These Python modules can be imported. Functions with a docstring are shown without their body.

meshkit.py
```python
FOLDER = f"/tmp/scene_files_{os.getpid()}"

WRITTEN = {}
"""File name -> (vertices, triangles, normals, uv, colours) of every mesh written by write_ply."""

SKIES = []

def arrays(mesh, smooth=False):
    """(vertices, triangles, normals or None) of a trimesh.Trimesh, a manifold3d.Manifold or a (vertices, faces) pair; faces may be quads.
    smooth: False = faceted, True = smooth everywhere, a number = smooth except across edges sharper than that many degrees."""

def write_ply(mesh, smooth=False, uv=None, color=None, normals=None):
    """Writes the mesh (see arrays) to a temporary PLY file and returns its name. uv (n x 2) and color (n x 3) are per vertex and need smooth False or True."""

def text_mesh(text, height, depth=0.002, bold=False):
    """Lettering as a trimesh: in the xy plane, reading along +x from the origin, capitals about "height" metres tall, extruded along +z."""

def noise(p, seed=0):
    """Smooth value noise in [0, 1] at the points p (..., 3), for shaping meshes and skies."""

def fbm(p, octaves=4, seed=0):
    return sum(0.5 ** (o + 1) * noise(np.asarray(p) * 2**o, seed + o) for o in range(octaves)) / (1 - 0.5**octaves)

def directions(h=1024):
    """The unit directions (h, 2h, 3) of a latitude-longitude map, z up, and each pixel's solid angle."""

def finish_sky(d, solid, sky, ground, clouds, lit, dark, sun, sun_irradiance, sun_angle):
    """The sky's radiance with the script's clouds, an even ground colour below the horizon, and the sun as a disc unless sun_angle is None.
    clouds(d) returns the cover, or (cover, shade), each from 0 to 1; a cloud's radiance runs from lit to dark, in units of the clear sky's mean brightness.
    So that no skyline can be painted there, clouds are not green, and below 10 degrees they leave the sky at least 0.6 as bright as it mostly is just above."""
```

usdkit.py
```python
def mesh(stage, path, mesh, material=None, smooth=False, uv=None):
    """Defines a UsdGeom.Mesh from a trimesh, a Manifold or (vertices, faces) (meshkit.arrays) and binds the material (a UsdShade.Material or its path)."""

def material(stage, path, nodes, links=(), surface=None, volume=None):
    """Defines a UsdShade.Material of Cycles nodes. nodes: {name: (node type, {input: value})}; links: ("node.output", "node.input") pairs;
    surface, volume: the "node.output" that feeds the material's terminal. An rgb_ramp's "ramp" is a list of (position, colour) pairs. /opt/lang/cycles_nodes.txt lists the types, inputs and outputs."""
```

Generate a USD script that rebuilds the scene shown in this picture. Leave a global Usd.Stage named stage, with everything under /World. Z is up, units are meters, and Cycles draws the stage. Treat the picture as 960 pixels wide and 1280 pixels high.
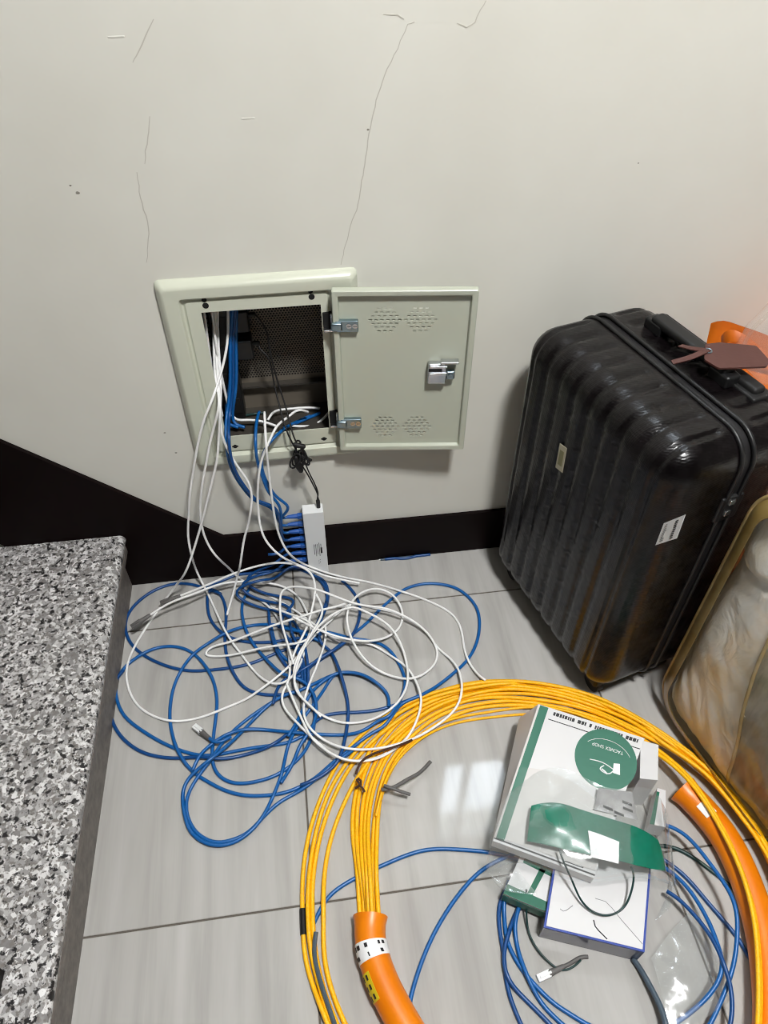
import math, random
import numpy as np, trimesh, manifold3d as m3
import usdkit, meshkit
from pxr import Usd, UsdGeom, UsdLux, Gf, Sdf, UsdShade
from scipy.spatial import cKDTree
from scipy.interpolate import CubicSpline, PchipInterpolator
from shapely.geometry import Polygon, Point, box as sbox
from shapely.ops import unary_union

stage = Usd.Stage.CreateInMemory()
UsdGeom.SetStageUpAxis(stage, 'Z'); UsdGeom.SetStageMetersPerUnit(stage, 1.0)
UsdGeom.Xform.Define(stage, '/World'); UsdGeom.Scope.Define(stage, '/World/Looks')
rnd = random.Random(7); rng = np.random.default_rng(7)

# ------------------------------------------------------------------ camera
FPX = 901.365
CR = np.array([[0.99092309, -0.13441733, -0.00184668], [-0.09698903, -0.70535513, -0.70218748], [0.09308361, 0.6959929, -0.7119897]])
CP = np.array([0.0, -1.124, 1.30])
cam = UsdGeom.Camera.Define(stage, '/World/camera')
cam.CreateHorizontalApertureAttr(36.0); cam.CreateVerticalApertureAttr(48.0)
cam.CreateFocalLengthAttr(36.0 * FPX / 960.0); cam.CreateClippingRangeAttr((0.02, 50.0))
cam.CreateExposureAttr(0.0)
cm = np.eye(4); cm[0, :3], cm[1, :3], cm[2, :3], cm[3, :3] = CR[0], -CR[1], -CR[2], CP
UsdGeom.Xformable(cam).AddTransformOp().Set(Gf.Matrix4d(*cm.ravel().tolist()))

# ------------------------------------------------------------------ light: a ceiling lamp in front of the wall, weak daylight outside the stair window
LAMP_POS, LAMP_SIZE, LAMP_POWER = (0.46, -1.18, 2.60), 0.26, 318.0
dome = UsdLux.DomeLight.Define(stage, '/World/sky_light')
dome.CreateIntensityAttr(1.0)
WINDOW_GLOW = 17.0

# ------------------------------------------------------------------ helpers
def lin(*c):
    c = np.array(c, float) / 255.0
    return tuple(np.where(c <= .04045, c / 12.92, ((c + .055) / 1.055) ** 2.4))

used = {}
def numbered(parent, name):
    k = (parent, name); n = used.get(k, 0); used[k] = n + 1
    return name if n == 0 else f'{name}_{n:03d}'

def path_of(p): return str(p.GetPath()) if p is not None else '/World'

def obj(name, mesh, mat, parent=None, label=None, smooth=30, kind=None):
    base = path_of(parent)
    p = usdkit.mesh(stage, base + '/' + numbered(base, name), mesh, mat, smooth=smooth).GetPrim()
    if label: p.SetCustomDataByKey('label', label)
    if kind: p.SetCustomDataByKey('kind', kind)
    return p

def tag(p, label, cat, group=None, kind=None):
    p.SetCustomDataByKey('label', label); p.SetCustomDataByKey('category', cat)
    if group: p.SetCustomDataByKey('group', group)
    if kind: p.SetCustomDataByKey('kind', kind)
    return p

def thing(name, label, cat, group=None, kind=None):
    p = UsdGeom.Xform.Define(stage, '/World/' + numbered('/World', name)).GetPrim()
    return tag(p, label, cat, group, kind)

def ray(px, py): return CR.T @ np.array([(px - 480) / FPX, (py - 640) / FPX, 1.0])
def P(px, py, z=0.0):
    d = ray(px, py); return CP + d * ((z - CP[2]) / d[2])
def Wl(px, py, d=0.0):
    r = ray(px, py); return CP + r * ((-CP[1] - d) / r[1])
def wz(px, py, d=0.0): return float(Wl(px, py, d)[2])

def cat_(ms): return trimesh.util.concatenate([m for m in ms if m is not None])
def bx(x0, x1, y0, y1, z0, z1):
    m = trimesh.creation.box([abs(x1 - x0), abs(y1 - y0), abs(z1 - z0)]); m.apply_translation([(x0 + x1) / 2, (y0 + y1) / 2, (z0 + z1) / 2]); return m
def sphere_pts(r, n=8): return m3.Manifold.sphere(r, n)
def hull(points, r, n=12):
    return m3.Manifold.batch_hull([m3.Manifold.sphere(r, n).translate(tuple(map(float, p))) for p in points])
def rbox(x0, x1, y0, y1, z0, z1, r=.002, n=12):
    x0, x1 = sorted((x0, x1)); y0, y1 = sorted((y0, y1)); z0, z1 = sorted((z0, z1))
    r = min(r, (x1 - x0) / 2.01, (y1 - y0) / 2.01, (z1 - z0) / 2.01)
    return tm(hull([(x, y, z) for x in (x0 + r, x1 - r) for y in (y0 + r, y1 - r) for z in (z0 + r, z1 - r)], r, n))
def tm(m):
    if isinstance(m, trimesh.Trimesh): return m
    k = m.to_mesh(); return trimesh.Trimesh(np.array(k.vert_properties[:, :3], float), np.array(k.tri_verts), process=False)
def prism(top, drop=None, bottom=None, r=.0005):
    r = .0005
    top = [np.array(p, float) for p in top]
    bottom = [np.array([p[0], p[1], drop]) for p in top] if bottom is None else bottom
    c = np.mean(top + list(bottom), 0)
    return tm(hull([p + (c - p) / np.linalg.norm(c - p) * r for p in list(top) + list(bottom)], r, 8))
def frame(o, X, Y, Z=None):
    X = np.array(X, float); X /= np.linalg.norm(X); Y = np.array(Y, float); Y -= X * (Y @ X); Y /= np.linalg.norm(Y)
    T = np.eye(4); T[:3, 0], T[:3, 1], T[:3, 2], T[:3, 3] = X, Y, np.cross(X, Y), o; return T
def moved(m, T): m = tm(m).copy(); m.apply_transform(T); return m

def tube(pts, r, n=8, closed_ends=True):
    pts = np.asarray(pts, float); N = len(pts); r = np.broadcast_to(np.asarray(r, float), (N,))
    t = np.gradient(pts, axis=0); t /= np.maximum(np.linalg.norm(t, axis=1, keepdims=True), 1e-9)
    u = np.cross(t[0], [0, 0, 1.0]);
    if np.linalg.norm(u) < .05: u = np.cross(t[0], [0, 1.0, 0])
    a = np.linspace(0, 2 * np.pi, n, endpoint=False); V = []
    for i in range(N):
        u = u - t[i] * (u @ t[i]); u /= np.linalg.norm(u); w = np.cross(t[i], u)
        V.append(pts[i] + r[i] * (np.cos(a)[:, None] * u + np.sin(a)[:, None] * w))
    V = np.vstack(V); F = []
    i0 = np.arange(N - 1)[:, None] * n; j = np.arange(n)[None]; jn = (j + 1) % n
    q = np.stack([i0 + j, i0 + jn, i0 + n + jn, i0 + n + j], -1).reshape(-1, 4)
    F = np.vstack([q[:, [0, 1, 2]], q[:, [0, 2, 3]]])
    if closed_ends:
        V = np.vstack([V, pts[0], pts[-1]]); k = len(V)
        jj = np.arange(n); jn = (jj + 1) % n; e = (N - 1) * n
        F = np.vstack([F, np.stack([np.full(n, k - 2), jn, jj], 1), np.stack([np.full(n, k - 1), e + jj, e + jn], 1)])
    return trimesh.Trimesh(V, F, process=False)

def spline(ctrl, step=.005):
    c = np.asarray(ctrl, float)
    s = np.r_[0, np.cumsum(np.maximum(np.linalg.norm(np.diff(c, axis=0), axis=1), 1e-6) ** .6)]
    f = CubicSpline(s, c, bc_type='natural'); u = np.linspace(0, s[-1], 400); q = f(u)
    l = np.r_[0, np.cumsum(np.linalg.norm(np.diff(q, axis=0), axis=1))]
    n = max(4, int(l[-1] / step)); return f(np.interp(np.linspace(0, l[-1], n), l, u))

def loft(rings, cap_first=False, cap_last=False, flip=False):
    n = len(rings[0]); V = np.vstack(rings); F = []
    for k in range(len(rings) - 1):
        for i in range(n):
            a, b = k * n + i, k * n + (i + 1) % n; F += [[a, b, b + n], [a, b + n, a + n]]
    m = len(V)
    if cap_first: V = np.vstack([V, np.mean(rings[0], 0)]); F += [[m, (i + 1) % n, i] for i in range(n)]; m += 1
    if cap_last: V = np.vstack([V, np.mean(rings[-1], 0)]); e = (len(rings) - 1) * n; F += [[m, e + i, e + (i + 1) % n] for i in range(n)]
    t = trimesh.Trimesh(V, F, process=False)
    if flip: t.invert()
    return t

def rrect(x0, x1, z0, z1, r, k=5):
    r = max(r, 1e-5); out = []
    for cx, cz, a0 in ((x1 - r, z1 - r, 0), (x0 + r, z1 - r, 90), (x0 + r, z0 + r, 180), (x1 - r, z0 + r, 270)):
        for a in np.radians(np.linspace(a0, a0 + 90, k)): out.append((cx + r * math.cos(a), cz + r * math.sin(a)))
    return np.array(out)

def sheet(grid, th=.0006):
    """grid: (m,n,3) points -> thin closed sheet"""
    g = np.asarray(grid, float); m, n = g.shape[:2]
    du = np.gradient(g, axis=0); dv = np.gradient(g, axis=1); nn = np.cross(du, dv); nn /= np.maximum(np.linalg.norm(nn, axis=2, keepdims=True), 1e-12)
    A = (g + nn * th / 2).reshape(-1, 3); B = (g - nn * th / 2).reshape(-1, 3); F = []
    I = lambda i, j: i * n + j; N = m * n
    for i in range(m - 1):
        for j in range(n - 1):
            a, b, c, d = I(i, j), I(i + 1, j), I(i + 1, j + 1), I(i, j + 1)
            F += [[a, b, c], [a, c, d], [N + a, N + c, N + b], [N + a, N + d, N + c]]
    rim = [I(i, 0) for i in range(m)] + [I(m - 1, j) for j in range(1, n)] + [I(i, n - 1) for i in range(m - 2, -1, -1)] + [I(0, j) for j in range(n - 2, 0, -1)]
    for k in range(len(rim)):
        a, b = rim[k], rim[(k + 1) % len(rim)]; F += [[a, N + a, N + b], [a, N + b, b]]
    return trimesh.Trimesh(np.vstack([A, B]), F, process=False)

def bilinear(c00, c10, c11, c01, m, n, fn=None):
    g = np.zeros((m, n, 3)); c00, c10, c11, c01 = map(lambda q: np.array(q, float), (c00, c10, c11, c01))
    for i in range(m):
        for j in range(n):
            u, v = i / (m - 1), j / (n - 1)
            g[i, j] = (1 - u) * (1 - v) * c00 + u * (1 - v) * c10 + u * v * c11 + (1 - u) * v * c01
            if fn: g[i, j] += fn(u, v)
    return g

def noise3(p, s):
    return meshkit.noise(np.asarray(p, float) * s)

# ------------------------------------------------------------------ materials
MAT = {}
def mat(name, col, rough=.5, metal=0.0, coat=0.0, spec=.5, vary=0.0, vscale=20.0, bump=0.0, bscale=60.0, col2=None, coat_rough=.05, stretch=None, vdetail=4.0, ramp=(.35, .65), trans=0.0):
    nodes = {'p': ('principled_bsdf', {'base_color': col, 'roughness': rough, 'metallic': metal, 'coat_weight': coat, 'coat_roughness': coat_rough, 'specular_ior_level': spec, 'transmission_weight': trans})}
    links = []
    if col2 is not None or bump:
        nodes['tc'] = ('texture_coordinate', {}); nodes['mp'] = ('mapping', {'scale': stretch or (1, 1, 1)}); links += [('tc.object', 'mp.vector')]
    if col2 is not None:
        nodes['n'] = ('noise_texture', {'scale': vscale, 'detail': vdetail, 'roughness': .6}); links += [('mp.vector', 'n.vector')]
        nodes['r'] = ('rgb_ramp', {'ramp': [(ramp[0], col), (ramp[1], col2)]}); links += [('n.fac', 'r.fac'), ('r.color', 'p.base_color')]
    if bump:
        nodes['bn'] = ('noise_texture', {'scale': bscale, 'detail': 3.0}); nodes['b'] = ('bump', {'strength': bump, 'distance': .002})
        links += [('mp.vector', 'bn.vector'), ('bn.fac', 'b.height'), ('b.normal', 'p.normal')]
    MAT[name] = usdkit.material(stage, '/World/Looks/' + name, nodes, links, surface='p.BSDF'); return MAT[name]

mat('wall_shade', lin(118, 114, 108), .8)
mat('wall_paint', lin(220, 219, 210), .55, col2=lin(213, 211, 201), vscale=2.2, bump=.12, bscale=9.0)
mat('ceiling_paint', lin(190, 189, 186), .8)
mat('crack_line', lin(188, 184, 173), .9)
mat('wall_pit', lin(128, 124, 114), .9)
mat('grout', lin(92, 86, 78), .9)
mat('dark_skirting', lin(14, 3, 3), .5, spec=.12, col2=lin(9, 2, 2), vscale=6)
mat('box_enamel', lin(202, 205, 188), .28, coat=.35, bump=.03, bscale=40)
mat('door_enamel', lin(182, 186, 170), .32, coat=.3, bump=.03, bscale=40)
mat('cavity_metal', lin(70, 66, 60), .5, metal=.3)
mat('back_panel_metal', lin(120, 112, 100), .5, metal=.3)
mat('black_hole', lin(8, 8, 8), .9)
mat('chrome', lin(205, 208, 212), .18, metal=1.0)
mat('zinc', lin(150, 170, 180), .28, metal=1.0)
mat('black_plastic', lin(16, 16, 17), .45)
mat('black_rubber', lin(14, 13, 13), .6)
mat('white_plastic', lin(228, 230, 230), .35)
mat('grey_print', lin(110, 112, 114), .6)
mat('black_print', lin(25, 25, 28), .6)
mat('port_metal', lin(60, 72, 80), .4, metal=.5)
mat('white_jacket', lin(242, 242, 240), .35)
mat('blue_jacket', lin(10, 90, 158), .36)
mat('blue_jacket_deep', lin(10, 68, 128), .36)
mat('blue_boot', lin(26, 84, 165), .4)
mat('green_jacket', lin(14, 50, 48), .4)
mat('grey_jacket', lin(70, 84, 96), .4)
mat('yellow_jacket', lin(254, 196, 4), .42, col2=lin(248, 174, 2), vscale=260, bump=.5, bscale=420)
mat('orange_sleeve', lin(234, 130, 0), .36, col2=lin(222, 116, 0), vscale=9, bump=.08, bscale=90)
mat('paper_white', lin(236, 236, 236), .6)
mat('sticker_yellow', lin(214, 190, 30), .55)
mat('grey_tie', lin(96, 94, 92), .6)
mat('brown_tie', lin(60, 30, 14), .7)
mat('card_white', lin(212, 211, 211), .5, bump=.05, bscale=80)
mat('card_grey', lin(206, 202, 199), .55, bump=.1, bscale=60)
mat('print_green', lin(2, 100, 76), .5)
mat('band_green', lin(4, 100, 78), .28, coat=.6, col2=lin(10, 116, 92), vscale=16)
mat('card_green', lin(10, 96, 72), .5)
mat('silver_label', lin(135, 132, 133), .35, col2=lin(165, 162, 160), vscale=40)
mat('box_blue', lin(32, 62, 150), .4)
mat('box_navy', lin(28, 34, 70), .25, col2=lin(58, 62, 92), vscale=30, coat=.6)
mat('leather_brown', lin(74, 40, 34), .5, bump=.15, bscale=150)
mat('orange_cloth', lin(214, 110, 10), .5, col2=lin(180, 84, 6), vscale=10, bump=.3, bscale=14)
mat('sticker_tan', lin(176, 170, 148), .5)
mat('sticker_inner', lin(128, 124, 88), .5)
mat('tan_piping', lin(176, 150, 96), .4, coat=.4)
mat('tan_vinyl', lin(150, 124, 66), .35, coat=.4, col2=lin(178, 158, 112), vscale=9)
mat('zip_black', lin(22, 21, 22), .5)
mat('granite_edge', lin(118, 112, 106), .5, col2=lin(96, 90, 86), vscale=60)
mat('window_frame', lin(215, 216, 216), .4)

def granite(name, polish):
    nodes = {'tc': ('texture_coordinate', {}), 'v': ('voronoi_texture', {'scale': 125.0, 'feature': 'f1'}), 'n': ('noise_texture', {'scale': 84.0, 'detail': 5.0, 'roughness': .65}),
             'n2': ('noise_texture', {'scale': 200.0, 'detail': 2.0}), 'sep': ('separate_color', {}),
             'a': ('rgb_ramp', {'ramp': [(0, lin(120, 118, 117)), (.35, lin(158, 156, 155)), (.6, lin(190, 188, 187)), (1, lin(226, 225, 224))]}),
             'k': ('rgb_ramp', {'ramp': [(.42, (1, 1, 1)), (.45, (0, 0, 0))]}), 'k2': ('rgb_ramp', {'ramp': [(.40, (0, 0, 0)), (.47, (1, 1, 1))]}),
             'm': ('mix', {'mix_type': 'mix', 'color2': lin(34, 33, 34)}), 'm2': ('mix', {'mix_type': 'mix', 'color1': lin(120, 116, 112)}),
             'p': ('principled_bsdf', {'roughness': polish, 'specular_ior_level': .4})}
    links = [('tc.object', 'v.vector'), ('tc.object', 'n.vector'), ('tc.object', 'n2.vector'), ('v.color', 'sep.color'), ('sep.r', 'a.fac'), ('n.fac', 'k.fac'), ('n2.fac', 'k2.fac'),
             ('k2.color', 'm2.fac'), ('a.color', 'm2.color2'), ('k.color', 'm.fac'), ('m2.color', 'm.color1'), ('m.color', 'p.base_color')]
    MAT[name] = usdkit.material(stage, '/World/Looks/' + name, nodes, links, surface='p.BSDF')
granite('granite', .38)

def tile_mat(name, shift, tone):
    c = np.array(lin(177, 175, 171)) * tone; c2 = np.array(lin(162, 160, 156)) * tone; c3 = np.array(lin(187, 185, 182)) * tone
    nodes = {'tc': ('geometry', {}), 'mp': ('mapping', {'scale': (14.0, 1.1, 1.0), 'location': (shift, shift * .7, 0)}), 'n': ('noise_texture', {'scale': 1.6, 'detail': 6.0, 'roughness': .6, 'distortion': .3}),
             'mp2': ('mapping', {'scale': (3.0, .8, 1.0), 'location': (shift * 2, 1, 0)}), 'n2': ('noise_texture', {'scale': 2.2, 'detail': 3.0}),
             'r': ('rgb_ramp', {'ramp': [(.3, tuple(c2)), (.5, tuple(c)), (.72, tuple(c3))]}), 'mx': ('mix', {'mix_type': 'multiply', 'fac': .35}),
             'r2': ('rgb_ramp', {'ramp': [(.35, (.8, .79, .78)), (.6, (1, 1, 1))]}),
             'p': ('principled_bsdf', {'roughness': .06, 'specular_ior_level': .5})}
    links = [('tc.position', 'mp.vector'), ('tc.position', 'mp2.vector'), ('mp.vector', 'n.vector'), ('mp2.vector', 'n2.vector'), ('n.fac', 'r.fac'), ('n2.fac', 'r2.fac'), ('r.color', 'mx.color1'), ('r2.color', 'mx.color2'), ('mx.color', 'p.base_color')]
    MAT[name] = usdkit.material(stage, '/World/Looks/' + name, nodes, links, surface='p.BSDF')
for k in range(3): tile_mat(f'floor_tile_{"abc"[k]}', 3.7 * k, (1.0, .98, 1.02)[k])

def clear(name, tint=(.97, .98, .98), gloss=.06, rough=.1, bump=.4, bscale=30, edge=.55):
    nodes = {'t': ('transparent_bsdf', {'color': tint}), 'g': ('glossy_bsdf', {'color': (1, 1, 1), 'roughness': rough}), 'd': ('diffuse_bsdf', {'color': (.85, .86, .85)}), 'f': ('layer_weight', {'blend': .5}),
             'pw': ('math', {'math_type': 'power', 'value2': 3.5}), 'ma': ('math', {'math_type': 'multiply_add', 'value2': edge, 'value3': .035}),
             'm': ('mix_closure', {}), 'm2': ('mix_closure', {'fac': gloss})}
    links = [('f.facing', 'pw.value1'), ('pw.value', 'ma.value1'), ('ma.value', 'm.fac'), ('m2.closure', 'm.closure1'), ('g.BSDF', 'm.closure2'), ('t.BSDF', 'm2.closure1'), ('d.BSDF', 'm2.closure2')]
    if bump:
        nodes.update({'tc': ('texture_coordinate', {}), 'n': ('noise_texture', {'scale': bscale, 'detail': 2.0}), 'b': ('bump', {'strength': bump, 'distance': .004})})
        links += [('tc.object', 'n.vector'), ('n.fac', 'b.height'), ('b.normal', 'g.normal'), ('b.normal', 'f.normal')]
    MAT[name] = usdkit.material(stage, '/World/Looks/' + name, nodes, links, surface='m.closure')
clear('clear_film', gloss=.05); clear('clear_vinyl', tint=(.985, .98, .96), gloss=.03, rough=.1, bump=.8, bscale=16, edge=.3)
clear('window_glass', gloss=0.0, rough=.02, bump=0.0)

def emitter(name, col, strength):
    MAT[name] = usdkit.material(stage, '/World/Looks/' + name, {'e': ('emission', {'color': col, 'strength': strength})}, [], surface='e.emission')
emitter('lamp_glow', (1, 1, .995), LAMP_POWER)
# overcast daylight outside: the same in every direction
usdkit.material(stage, '/World/Looks/daylight', {'b': ('background_shader', {'color': (.82, .9, 1.0), 'strength': WINDOW_GLOW})}, [], surface='b.background')
UsdShade.MaterialBindingAPI.Apply(dome.GetPrim()).Bind(UsdShade.Material.Get(stage, '/World/Looks/daylight'))

def suitcase_mat():
    nodes = {'tc': ('texture_coordinate', {}), 'w': ('wave_texture', {'wave_type': 'bands', 'bands_direction': 'z', 'scale': 95.0, 'distortion': 0.0}),
             'w2': ('wave_texture', {'wave_type': 'bands', 'bands_direction': 'y', 'scale': 95.0, 'distortion': 0.0}), 'a': ('math', {'math_type': 'add'}), 'b': ('bump', {'strength': .12, 'distance': .0012}),
             'n': ('noise_texture', {'scale': 14.0, 'detail': 5.0, 'roughness': .65}), 'r': ('rgb_ramp', {'ramp': [(.35, (.2, .2, .2)), (.7, (.42, .42, .42))]}),
             'c': ('rgb_ramp', {'ramp': [(.4, lin(6, 4, 5)), (.75, lin(15, 10, 12))]}),
             'p': ('principled_bsdf', {'coat_weight': .14, 'coat_roughness': .1, 'specular_ior_level': .26})}
    links = [('tc.object', 'w.vector'), ('tc.object', 'w2.vector'), ('w.fac', 'a.value1'), ('w2.fac', 'a.value2'), ('a.value', 'b.height'), ('b.normal', 'p.normal'), ('tc.object', 'n.vector'), ('n.fac', 'r.fac'), ('r.color', 'p.roughness'), ('n.fac', 'c.fac'), ('c.color', 'p.base_color')]
    MAT['suitcase_shell'] = usdkit.material(stage, '/World/Looks/suitcase_shell', nodes, links, surface='p.BSDF')
suitcase_mat()

def duvet_mat():
    nodes = {'tc': ('texture_coordinate', {}), 'mp': ('mapping', {'scale': (1, 1, .7)}), 'n': ('noise_texture', {'scale': 7.0, 'detail': 4.0, 'distortion': .6}),
             'r': ('rgb_ramp', {'ramp': [(.54, lin(236, 235, 230)), (.66, lin(228, 220, 200)), (.78, lin(206, 176, 126))]}),
             'bn': ('noise_texture', {'scale': 16.0, 'detail': 3.0, 'distortion': 1.2}), 'b': ('bump', {'strength': .7, 'distance': .008}), 'p': ('principled_bsdf', {'roughness': .5, 'coat_weight': .14, 'coat_roughness': .15})}
    links = [('tc.object', 'mp.vector'), ('mp.vector', 'n.vector'), ('n.fac', 'r.fac'), ('r.color', 'p.base_color'), ('mp.vector', 'bn.vector'), ('bn.fac', 'b.height'), ('b.normal', 'p.normal')]
    MAT['duvet_cloth'] = usdkit.material(stage, '/World/Looks/duvet_cloth', nodes, links, surface='p.BSDF')
duvet_mat()
mat('khaki_cloth', lin(112, 102, 76), .5, col2=lin(150, 140, 112), vscale=18, stretch=(1, 3, .6), bump=.5, bscale=22, coat=.4)

# ------------------------------------------------------------------ room
def struct(name, mesh, m, label=None, smooth=30, parent=None):
    p = obj(name, mesh, m, parent, label, smooth)
    if parent is None: p.SetCustomDataByKey('kind', 'structure')
    return p

XL, XR, YF, ZC = -3.0, 2.2, -4.0, 2.70
CAVX0, CAVX1, CAVZ0, CAVZ1, CAVD = -.172, .052, .392, .694, .105
WIN = (.36, .665, 1.185, 1.95)      # stair window above the picture, seen mirrored in the tiles
wall_poly = sbox(XL, 0, XR, ZC).difference(sbox(CAVX0 - .003, CAVZ0 - .003, CAVX1 + .003, CAVZ1 + .003)).difference(sbox(WIN[0], WIN[2], WIN[1], WIN[3]))
def extrude_wall(poly, y0, y1):
    m = trimesh.creation.extrude_polygon(poly, y1 - y0, engine='earcut') if False else trimesh.creation.extrude_polygon(poly, y1 - y0)
    T = np.array([[1, 0, 0, 0], [0, 0, 1, y0], [0, 1, 0, 0], [0, 0, 0, 1.0]]); m.apply_transform(T); m.invert() if m.volume < 0 else None; return m
wall_back = thing('wall_back', 'off-white painted stair wall with hairline cracks', 'wall', kind='structure')
obj('plaster', extrude_wall(wall_poly, 0, .14), MAT['wall_paint'], wall_back, smooth=False)
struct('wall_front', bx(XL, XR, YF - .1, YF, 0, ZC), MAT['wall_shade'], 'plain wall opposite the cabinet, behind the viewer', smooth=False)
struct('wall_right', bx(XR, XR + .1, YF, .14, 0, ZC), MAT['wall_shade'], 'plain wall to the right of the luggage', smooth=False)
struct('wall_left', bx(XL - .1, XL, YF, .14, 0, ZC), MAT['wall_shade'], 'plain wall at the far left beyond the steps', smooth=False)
struct('ceiling', bx(XL - .1, XR + .1, YF - .1, .14, ZC, ZC + .1), MAT['ceiling_paint'], 'flat white ceiling over the landing', smooth=False)

def ribbon_on_wall(pts_px, w, d=.0004):
    pts = [Wl(x, y) for x, y in pts_px]; fine = []
    for a, b in zip(pts[:-1], pts[1:]):
        n = max(2, int(np.linalg.norm(b - a) / .008))
        for k in range(n): fine.append(a + (b - a) * k / n + np.array([rng.normal(0, .0007), 0, rng.normal(0, .0004)]))
    fine.append(pts[-1]); fine = np.array(fine); t = np.gradient(fine, axis=0); nrm = np.stack([-t[:, 2], 0 * t[:, 0], t[:, 0]], 1); nrm /= np.linalg.norm(nrm, axis=1, keepdims=True)
    ww = w * (.45 + .55 * np.abs(np.sin(np.linspace(.3, 2.9, len(fine)))))[:, None]
    A, B = fine + nrm * ww / 2, fine - nrm * ww / 2
    g = np.stack([A, B], 1); g[:, :, 1] = -d / 2; return sheet(g, d)
for c in ([(192, 24), (186, 36), (178, 55), (170, 70), (166, 78)], [(188, 145), (187, 165), (184, 180), (181, 205)], [(172, 215), (174, 240), (180, 262), (186, 285), (185, 305), (183, 328)],
          [(518, 27), (510, 30), (497, 60), (484, 86), (470, 125), (463, 160), (456, 205), (450, 240), (446, 262), (437, 288), (430, 312), (426, 331)], [(608, 0), (600, 12), (594, 28), (584, 34), (571, 29)], [(480, 18), (497, 18), (505, 24)]):
    obj('crack', ribbon_on_wall(c, .0016), MAT['crack_line'], wall_back, smooth=False)
for x, y, s in ((88, 232, .0018), (97, 241, .0032), (460, 162, .002), (206, 541, .0022), (220, 566, .0024), (798, 204, .0014)):
    q = Wl(x, y); a = np.linspace(0, 2 * np.pi, 9)[:-1]
    obj('pit', loft([np.stack([q[0] + s * f * np.cos(a) * (1 + .3 * np.sin(3 * a + x)), np.full(8, -h), q[2] + s * f * .7 * np.sin(a)], 1) for f, h in ((1, 0), (.6, .0006))], cap_last=True), MAT['wall_pit'], wall_back)
for x, y, w in ((145, 46, .022), (310, 148, .02)):
    q = Wl(x, y); obj('trowel_mark', rbox(q[0] - w / 2, q[0] + w / 2, -.0004, .002, q[2] - .0015, q[2] + .0015, .0011), MAT['wall_paint'], wall_back)

# window above the picture
win = thing('window_1', 'two-pane aluminium stair window in the wall above the luggage', 'window', kind='structure')
x0, x1, z0, z1 = WIN; fw = .018
for a in ((x0, x1, z0, z0 + fw), (x0, x1, z1 - fw, z1), (x0, x0 + fw, z0 + fw, z1 - fw), (x1 - fw, x1, z0 + fw, z1 - fw), (.452, .474, z0 + fw, z1 - fw)):
    obj('frame_bar', rbox(a[0], a[1], .012, .05, a[2], a[3], .003), MAT['window_frame'], win)
for a in ((x0 + fw, .452), (.474, x1 - fw)): obj('pane', bx(a[0], a[1], .028, .032, z0 + fw, z1 - fw), MAT['window_glass'], win, smooth=False)

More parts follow.
